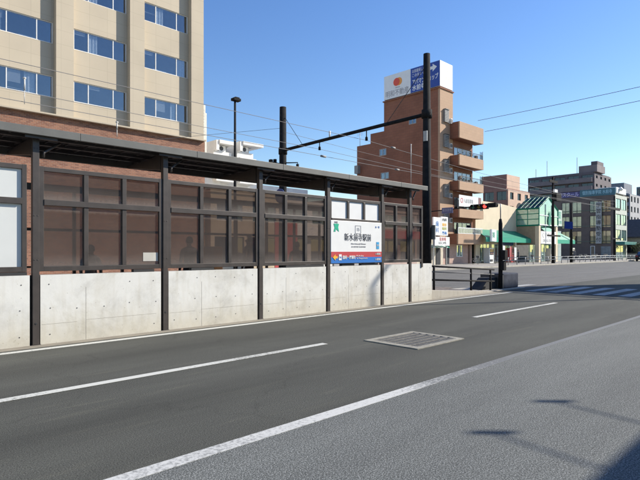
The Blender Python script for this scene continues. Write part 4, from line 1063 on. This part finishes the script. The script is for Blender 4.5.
vending(57.2, 29.9, WHITEP, 'white vending machine under the left end of the awning')
vending(73.8, 29.3, WHITEP, 'white vending machine right of the glass tower entrance')
vending(62.9, 29.9, RED, 'red vending machine below the blue sign of the store')
def bicycle(x, y, label, m, s=1):
    t = thing('bicycle', label, 'bicycle', (x, y, .14), 'bicycles parked on the far pavement')
    z = .14 + .33
    for dx in (-.52, .52):
        mb = MB(); mb.tube([(x + dx + .31 * math.cos(a), y, z + .31 * math.sin(a)) for a in [2 * math.pi * i / 16 for i in range(17)]], .02, 5)
        for i in range(8): mb.tube([(x + dx, y, z), (x + dx + .3 * math.cos(i * .785), y, z + .3 * math.sin(i * .785))], .004, 3)
        mb.build('wheel', RUB, t)
    mb = MB(); P = lambda a, b: (x + a, y, .14 + b)
    for a, b in (((-.52, .33), (-.1, .3)), ((-.1, .3), (-.22, .8)), ((-.1, .3), (.36, .72)), ((-.18, .6), (.36, .8)), ((-.52, .33), (-.18, .6)), ((.52, .33), (.34, .95))): mb.tube([P(*a), P(*b)], .018, 5)
    mb.build('frame', m, t)
    mb = MB(); mb.tube([(x + .34, y - .26, 1.12), (x + .34, y + .26, 1.12)], .014, 5); mb.build('handlebar', GALV, t)
    B(x - .34, x - .12, y - .07, y + .07, .93, .99).build('saddle', RUB, t, .02)
    mb = MB()
    for i in range(5): mb.box(x + .42, x + .72, y - .16 + .08 * i, y - .15 + .08 * i, .88, 1.1)
    mb.box(x + .42, x + .72, y - .17, y + .17, .86, .88); mb.build('basket', DARKM, t)
for i, (x, y, lab) in enumerate(((51.6, 28.6, 'bicycle parked before the brown apartment block'), (78.6, 27.2, 'bicycle left of the dark glass building'), (81.2, 27.4, 'bicycle in the middle before the dark glass building'), (83.5, 27.1, 'bicycle right of the others before the dark glass building'), (86.4, 27.6, 'bicycle nearest the vertical white sign'), (88.6, 27.0, 'bicycle just right of the vertical white sign'), (90.9, 27.5, 'second bicycle right of the vertical white sign'), (93.2, 27.1, 'bicycle beside the corner utility pole'), (56.2, 28.4, 'bicycle at the left end of the green awning'), (64.6, 28.2, 'bicycle parked left of the cream column'))):
    bicycle(x, y, lab, M('bike_grey', (.2, .2, .22), .4, .1))
# people in front of the store
person(59.9, 27.6, .14, 1.62, cA, cC, 'person in dark clothes under the left part of the green awning', .4)
person(74.9, 26.6, .14, 1.7, cB, cC, 'person in a grey coat just right of the store utility pole', -.8)

# far guard rail
t = thing('guard_rail', 'pale pipe guard rail along the far pavement edge', 'guard rail', (60, 24.4, .14))
xs = [48.5 + 2 * k for k in range(36)]
for x in xs: MB().tube([(x, 24.35, .14), (x, 24.35, .95)], .045, 6).build('post', GALV, t)
for z in (.92, .62): MB().tube([(xs[0], 24.35, z), (xs[-1], 24.35, z)], .032, 6).build('rail', GALV, t)

# utility poles
def upole(x, vtop, label, Y=24.7, parts=()):
    p = onY(x, vtop, Y)
    t = thing('utility_pole', label, 'utility pole', (p.x, Y, .14), 'utility poles on the far pavement')
    MB().tube([(p.x, Y, .14), (p.x, Y, p.z)], [.19, .12], 10).build('pole', POLEM, t)
    for (nm, dx0, dx1, v0, v1, m, dp) in parts:
        a = onY(x + dx0, v1, Y - .25); b = onY(x + dx1, v0, Y - .25)
        B(a.x, b.x, Y - .25 - dp, Y - .25, a.z, b.z).build(nm, m, t, .01)
    return t
upole(553, 177, 'dark utility pole in front of the glass tower with crossarms', parts=(('signal_box', 1, 6, 194, 201, POLEM, .3), ('crossarm', -6, 7, 235.3, 236.2, POLEM, .08), ('crossarm', -4, 4, 181.2, 182, POLEM, .08), ('lamp', 0, 3, 190, 192.5, WHITEP, .2)))
upole(614.5, 196, 'dark utility pole at the corner of the dark glass building', parts=(('crossarm', -6, 5, 208.4, 209.1, POLEM, .08), ('crossarm', -3, 6, 238.3, 239.1, POLEM, .08)))
t = upole(571.3, 203, 'slim pole with blue direction sign before the dark glass building', parts=(('blue_sign', -7, 1.3, 222, 228.5, M('sign_road_blue', (.006, .014, .075), .95, .05, spec=.0), .04),))

# ============================================================ DARK GLASS BUILDING
def glassblock():
    X0, YF = 97.6, 28.0
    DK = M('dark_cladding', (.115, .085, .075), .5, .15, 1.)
    t = thing('dark_glass_building', 'dark four storey building with pale blinds and a teal rooftop sign', 'building', (100, 33, .14))
    y1 = yX(553, X0) + .5
    H = 11.3
    rows = [(231, 244), (216, 228), (201.5, 213)]
    cols = [(561.5, 569.5), (572, 581.5), (589.5, 598), (601, 611)]
    ys = [(yX(b, X0), yX(a, X0)) for a, b in cols]
    zs = [(1.6 + (251 - v1) * 91.5 / 515, 1.6 + (251 - v0) * 91.5 / 515) for v0, v1 in rows]
    holes = [(a, b, c, d) for (a, b) in ys for (c, d) in zs]
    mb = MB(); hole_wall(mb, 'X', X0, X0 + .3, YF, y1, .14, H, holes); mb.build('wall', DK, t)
    BL = M('blinds', (.75, .66, .42), .7, .25, 1.2)
    for k, (a, b, c, d) in enumerate(holes):
        window(t, 'X', X0 + .06, a, b, c, d, WINC, DARKM, .07, ((a + b) / 2,), [(a + .1, b - .1)] if k % 5 != 3 else [(a + .1, (a + b) / 2)], back=BL)
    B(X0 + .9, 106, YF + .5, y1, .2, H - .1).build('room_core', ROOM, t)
    B(X0 + .001, 107, YF + .3, y1, H, H + .25).build('roof', DK, t)
    # sunlit front: pale glass bays
    fx = [X0 + .001, X0 + 1.0, X0 + 3.4, X0 + 5.8, 107]
    holes = [(X0 + .5, X0 + 3.3, z, z + 1.9) for z in (3.4, 6.1, 8.8)] + [(X0 + 3.6, X0 + 6.4, z, z + 1.9) for z in (3.4, 6.1, 8.8)] + [(X0 + .6, X0 + 6.2, .3, 2.6)]
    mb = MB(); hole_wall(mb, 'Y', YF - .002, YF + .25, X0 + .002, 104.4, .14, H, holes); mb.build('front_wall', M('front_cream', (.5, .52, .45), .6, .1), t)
    for (a, b, c, d) in holes: window(t, 'Y', YF + .06, a, b, c, d, CLEARG, DARKM, .08, ((a + b) / 2,), [(a + .1, b - .1)] if c > 8 or 3 < c < 4 else None, back=WHITEP)
    B(X0 + .4, 105, YF - 1.4, YF - .01, 2.7, 3.2).build('canopy', M('canopy_teal', (.02, .16, .14), .5, .1), t)
    # rooftop sign
    TE = M('sign_teal', (.03, .13, .17), .4, .1); NV = M('sign_navy', (.05, .045, .17), .4, .1)
    ym = yX(580, X0)
    B(X0 - .06, X0 + .1, YF - .06, ym, H - .05, H + 1.15).build('teal_sign', TE, t)
    B(X0 - .06, X0 + .1, ym + .01, y1 - .6, H - .05, H + .95).build('navy_sign', NV, t)
    PW = M('sign_lilac', (.55, .5, .8), .4, 0); TW = M('sign_pale_teal', (.35, .6, .7), .4, 0)
    text('中央スクール', .85, (X0 - .07, (ym + y1 - .6) / 2, H + .45), '-X', PW, t, width=(y1 - .6 - ym) * .9, bold=.01)
    text('個別指導学院 水前寺', .75, (X0 - .07, (ym + YF) / 2, H + .55), '-X', TW, t, width=(ym - YF) * .85, bold=.005)
    mb = B(X0 + .4, 103.5, YF - .1, YF + 2.8, H + .26, H + 1.3); mb.build('roof_unit', WHITEP, t, .05)
    MB().tube([(X0 + 2.2, YF - .12, H + .9), (X0 + 2.2, YF - .5, H + 1.2)], .3, 10).build('roof_vent', WHITEP, t)
    # vertical projecting sign with characters
    yv = yX(599.5, X0)
    v0, v1 = 2.9, 10.1
    B(X0 - .5, X0 - .3, yv - .45, yv + .45, v0, v1).build('vertical_sign', M('vertical_sign_grey', (.42, .42, .40), .5, .1), t)
    for i, c in enumerate('学習指導塾受付'): text(c, .85, (X0 - .51, yv, v1 - .6 - i * 1.0), '-X', TEXT, t, bold=.01)
    # fine bars on the dark face
    mb = MB()
    for z in (3.3, 6.0, 8.75): mb.box(X0 - .04, X0 - .001, YF + .3, y1, z - .06, z + .06)
    mb.build('string_course', M('course_green', (.10, .13, .10), .6, .1), t)
    window(t, 'X', X0 - .05, yX(595, X0), yX(590.5, X0), .4, 2.5, WIND, WHITEP, .08, (), [(yX(595, X0) + .1, yX(590.5, X0) - .1)])
    B(X0 - .05, X0 - .001, yX(611, X0), yX(601, X0), .4, 2.4).build('shutter', M('shutter_grey', (.2, .22, .22), .6, .2), t)
glassblock()

# ============================================================ DISTANT BLOCKS
def slab(name, label, X0, xs_left, xc, vtop, floors, wallm, front_depth, wlit=None, rec=True, band=None):
    """block whose shaded side faces -X and sunlit end faces -Y"""
    yc = yX(xc, X0); yl = yX(xs_left, X0); top = onX(xc, vtop, X0).z
    t = thing(name, label, 'building', (X0, yc, 0))
    holes = []; fh = top / floors
    n = max(2, int((yl - yc) / 3.2)); w = (yl - yc) / n
    for f in range(1, floors):
        for i in range(n): holes.append((yc + w * i + .35, yc + w * (i + 1) - .35, f * fh + .7, f * fh + fh - .4))
    mb = MB(); hole_wall(mb, 'X', X0, X0 + .4, yc, yl, 0, top, holes); mb.build('wall', wallm, t)
    fholes = []
    nf = max(1, int(front_depth / 3.5)); wf = front_depth / nf
    for f in range(1, floors):
        for i in range(nf): fholes.append((X0 + wf * i + 1.0, X0 + wf * (i + 1) - 1.0, f * fh + .9, f * fh + fh - .6))
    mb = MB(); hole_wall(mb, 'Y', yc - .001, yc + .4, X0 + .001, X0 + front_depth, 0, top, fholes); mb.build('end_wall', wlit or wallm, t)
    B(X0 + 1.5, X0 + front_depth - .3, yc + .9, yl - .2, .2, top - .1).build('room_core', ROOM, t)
    B(X0 + .002, X0 + front_depth, yc + .4, yl, top, top + .3).build('roof', wallm, t)
    for (a, b, c, d) in holes: window(t, 'X', X0 + .15, a, b, c, d, DISTG, DARKM, .08, ((a + b) / 2,), None)
    for (a, b, c, d) in fholes: window(t, 'Y', yc + .15, a, b, c, d, DISTG, DARKM, .08, (), None)
    if band:
        for f in range(1, floors):
            B(X0 - .9, X0 - .02, yc + .4, yl - .4, f * fh - .2, f * fh + 1.0).build('balcony', band, t)
    return t, yc, yl, top
DISTG = glass('distant_glass', (.2, .21, .23), (.35, .38, .42), .9)
PUR = M('mauve_tile', (.12, .10, .11), .8, .12, .5); PUR2 = M('mauve_band', (.19, .16, .165), .8, .12, .5)
t, yc, yl, top = slab('distant_apartments', 'long mauve grey apartment slab rising behind the drug store', 150, 528, 594.5, 172.5, 10, PUR, 14, band=PUR2)
B(150.5, 157, yc - .5, yc + 4.2, top + .3, top + 2.2).build('penthouse', PUR2, t); B(151, 156, yc - .4, yc + 1.2, top + 2.2, top + 3.2).build('tank', PUR, t)
for x in (536, 547, 577):
    p = onX(x, 172, 152); MB().tube([(152, p.y, top), (152, p.y, top + (5 if x != 536 else 3))], .08, 5).build('mast', GALV, t)
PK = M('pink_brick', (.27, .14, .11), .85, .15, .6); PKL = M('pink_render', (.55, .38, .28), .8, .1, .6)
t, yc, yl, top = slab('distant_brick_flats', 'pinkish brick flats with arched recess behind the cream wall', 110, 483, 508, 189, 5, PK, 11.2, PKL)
B(110.6, 117, yc + .5, yc + 7, top + .3, top + 3.4).build('penthouse', PKL, t)
B(110.4, 110.59, yc + .5, yc + 7, top + .3, top + 3.4).build('penthouse_side', PK, t)
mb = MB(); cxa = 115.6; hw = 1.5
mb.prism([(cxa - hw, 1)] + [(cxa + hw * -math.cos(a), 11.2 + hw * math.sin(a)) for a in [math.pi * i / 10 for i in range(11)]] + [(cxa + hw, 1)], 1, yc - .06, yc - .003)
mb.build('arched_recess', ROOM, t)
for z in (5, 8, 10.6): B(cxa - 1.4, cxa + 1.4, yc - .3, yc - .07, z, z + .7).build('balcony', PKL, t)
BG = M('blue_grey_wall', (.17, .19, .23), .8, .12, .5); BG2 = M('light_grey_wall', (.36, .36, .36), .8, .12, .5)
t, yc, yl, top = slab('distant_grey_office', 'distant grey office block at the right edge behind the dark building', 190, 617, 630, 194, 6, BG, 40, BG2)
B(191, 200, yc + 2, yc + 9, top + .3, top + 4).build('penthouse', BG, t)
p = onX(636, 180, 160)
t, yc, yl, top = slab('distant_tower', 'distant dark tower cut by the right edge of the view', 230, 636.5, 648, 187, 8, BG, 20)
# low house with a gable
t = thing('low_house', 'low dark roofed house with pale gable end right of the dark glass building', 'house', (112, 30, .14))
x0, x1 = 108.5, 117; y0, y1 = 26.4, 36
mb = B(x0, x1, y0, y1, .14, 4.2); mb.build('wall', M('house_wall', (.36, .34, .29), .8, .15), t)
mb = MB().prism([(x0 - .7, 4.0), ((x0 + x1) / 2, 7.4), (x1 + .7, 4.0), (x1 + .7, 4.25), ((x0 + x1) / 2, 7.7), (x0 - .7, 4.25)], 1, y0 - .6, y1 + .5); mb.build('roof', M('house_roof', (.06, .06, .065), .7, .2, 2), t)
MB().prism([(x0, 4.2), (x1, 4.2), ((x0 + x1) / 2, 7.3)], 1, y0 + .02, y0 + .2).build('gable', M('house_wall'), t)
for a in (x0 + 1, x0 + 4, x0 + 6.4): window(t, 'Y', y0 - .06, a, a + 1.5, 1.2, 3.2, WIND, WHITEP, .1, (a + .75,), None)
window(t, 'X', x0 - .06, y0 + 1, y0 + 3, 1.2, 3.2, WIND, DARKM, .1, (y0 + 2,), None)
# small tree beside the house
def tree(x, y, h, r, label, n=900):
    t = thing('street_tree', label, 'tree', (x, y, .14))
    mb = MB(); mb.tube([(x, y, .1), (x + .05, y, h * .35), (x - .05, y + .1, h * .6)], [.13, .09, .05], 7)
    for k in range(6):
        a = k * 1.05; mb.tube([(x, y, h * (.35 + .04 * k)), (x + r * .6 * math.cos(a), y + r * .6 * math.sin(a), h * (.6 + .05 * k))], [.05, .02], 5)
    mb.build('trunk', M('bark', (.12, .09, .07), .9, .3), t)
    mb = MB(); cl = [(Vector((x, y, h * .68)) + Vector((rnd.gauss(0, r * .45), rnd.gauss(0, r * .45), rnd.gauss(0, h * .12)))) for _ in range(14)]
    for k in range(n):
        c = rnd.choice(cl) + Vector((rnd.gauss(0, r * .2), rnd.gauss(0, r * .2), rnd.gauss(0, r * .2))); s = .06 + rnd.random() * .07
        d = Vector((rnd.uniform(-1, 1), rnd.uniform(-1, 1), rnd.uniform(-1, 1))).normalized() * s; e = d.orthogonal().normalized() * s * .6
        mb.mi = k % 2; mb.quad(c - d, c + e, c + d, c - e)
    mb.build('crown', [M('leaf_olive', (.13, .13, .05), .8, .3), M('leaf_dark', (.07, .09, .03), .8, .3)], t)
tree(103.3, 26.0, 3.2, 1.0, 'small olive green tree in front of the low house')

# black car at the right edge
def car(x, y, label):
    t = thing('parked_car', label, 'car', (x, y, 0))
    bd = M('car_black', (.012, .012, .014), .2, .1, spec=.6)
    prof = [(-2.1, .35), (-2.15, .75), (-1.95, .98), (-1.35, 1.05), (-.75, 1.48), (.9, 1.5), (1.7, 1.05), (2.1, .95), (2.15, .4), (1.75, .28), (-1.75, .28)]
    MB().prism([(x + a, b) for a, b in prof], 1, y - .82, y + .82).build('body', bd, t, .06)
    for s in (-1, 1):
        yy = y + s * .825
        MB().prism([(x - 1.15, 1.06), (x - .72, 1.42), (x + .85, 1.44), (x + 1.4, 1.06)], 1, yy - .01, yy + .01).build('side_window', WIND, t)
        for dx in (-1.35, 1.35):
            w = MB().tube([(x + dx, yy - s * .16, .33), (x + dx, yy + s * .03, .33)], .33, 18).build('wheel', RUB, t)
            MB().tube([(x + dx, yy + s * .031, .33), (x + dx, yy + s * .045, .33)], .2, 12).build('rim', GALV, w)
        B(x - 2.17, x - 2.1, y + s * .62 - .14, y + s * .62 + .14, .72, .88).build('tail_lamp', M('lamp_red_off', (.4, .02, .02), .3), t)
    MB().hexa([(x - 1.38, y - .68, 1.06), (x - 1.38, y + .68, 1.06), (x - .82, y + .62, 1.45), (x - .82, y - .62, 1.45)], [(x - 1.4, y - .68, 1.08), (x - 1.4, y + .68, 1.08), (x - .84, y + .62, 1.47), (x - .84, y - .62, 1.47)]).build('rear_window', WIND, t)
    B(x - 2.19, x - 2.14, y - .2, y + .2, .5, .68).build('number_plate', WHITES, t)
p = onY(641, 251, 22.3); car(p.x + 2.2, 22.3, 'black car at the far right edge of the road')

# ============================================================ NEAR SIDE (behind the camera; their shadows fall on the road)
t = thing('station_building', 'station hall behind the viewer whose roof shades the near lane', 'building', (20, -8, .12))
B(9.0, 33.0, -14, -3.6, .12, 5.7).build('wall', M('station_wall', (.45, .43, .4), .8, .1), t)
B(8.8, 33.2, -14.2, -3.27, 5.7, 6.0).build('roof', M('station_wall'), t)
for (xx) in (13.77, 12.42):
    MB().tube([(xx - .2, -3.27, 5.9), (xx, -2.3, 5.95)], .014, 6).build('lamp_arm', POLEM, t)
    c_ = Vector((xx, -2.3, 5.92)); u_ = Vector((.72, -.70, 0)); w_ = Vector((.70, .72, 0)); lo = [c_ + u_ * a_ + w_ * b_ for a_, b_ in ((-.19, -.04), (.19, -.04), (.19, .04), (-.19, .04))]
    MB().hexa(lo, [q + Vector((0, 0, .04)) for q in lo]).build('floodlight', POLEM, t)
t = thing('shade_tower', 'unseen tower block added on the near pavement to shade the crossing', 'tower', (41, -3, .12))
B(39.5, 42.6, -9.5, -.7, .12, 14).build('shaft', M('station_wall'), t)  # unseen block, added and sized to cast the shade on the crossing
B(39.3, 42.7, -9.6, -.6, 14.0, 14.25).build('roof', M('station_wall'), t)
MB().tube([(38.7, -8.5, 14.2), (38.7, -.7, 14.2)], .09, 6).build('shadow_bar', DARKM, t)  # bar added beside the block to cast a thin separate shadow line
mb = MB()
for q in (-8.4, -5, -.8): mb.box(38.7, 39.35, q, q + .06, 14.16, 14.22)
mb.build('shadow_bar_bracket', DARKM, t)
t = thing('tall_street_lamp', 'tall street lamp on the near pavement casting a thin line on the road', 'street lamp', (28.4, .3, .12))
MB().tube([(28.4, .3, .12), (28.4, .3, 13.0)], [.1, .06], 8).build('pole', POLEM, t)
MB().tube([(28.4, .3, 12.95), (28.4, 1.4, 13.0)], [.07, .06], 8).build('arm', POLEM, t)
B(28.3, 28.52, .9, 1.5, 12.95, 13.1).build('lamp_head', POLEM, t, .03)
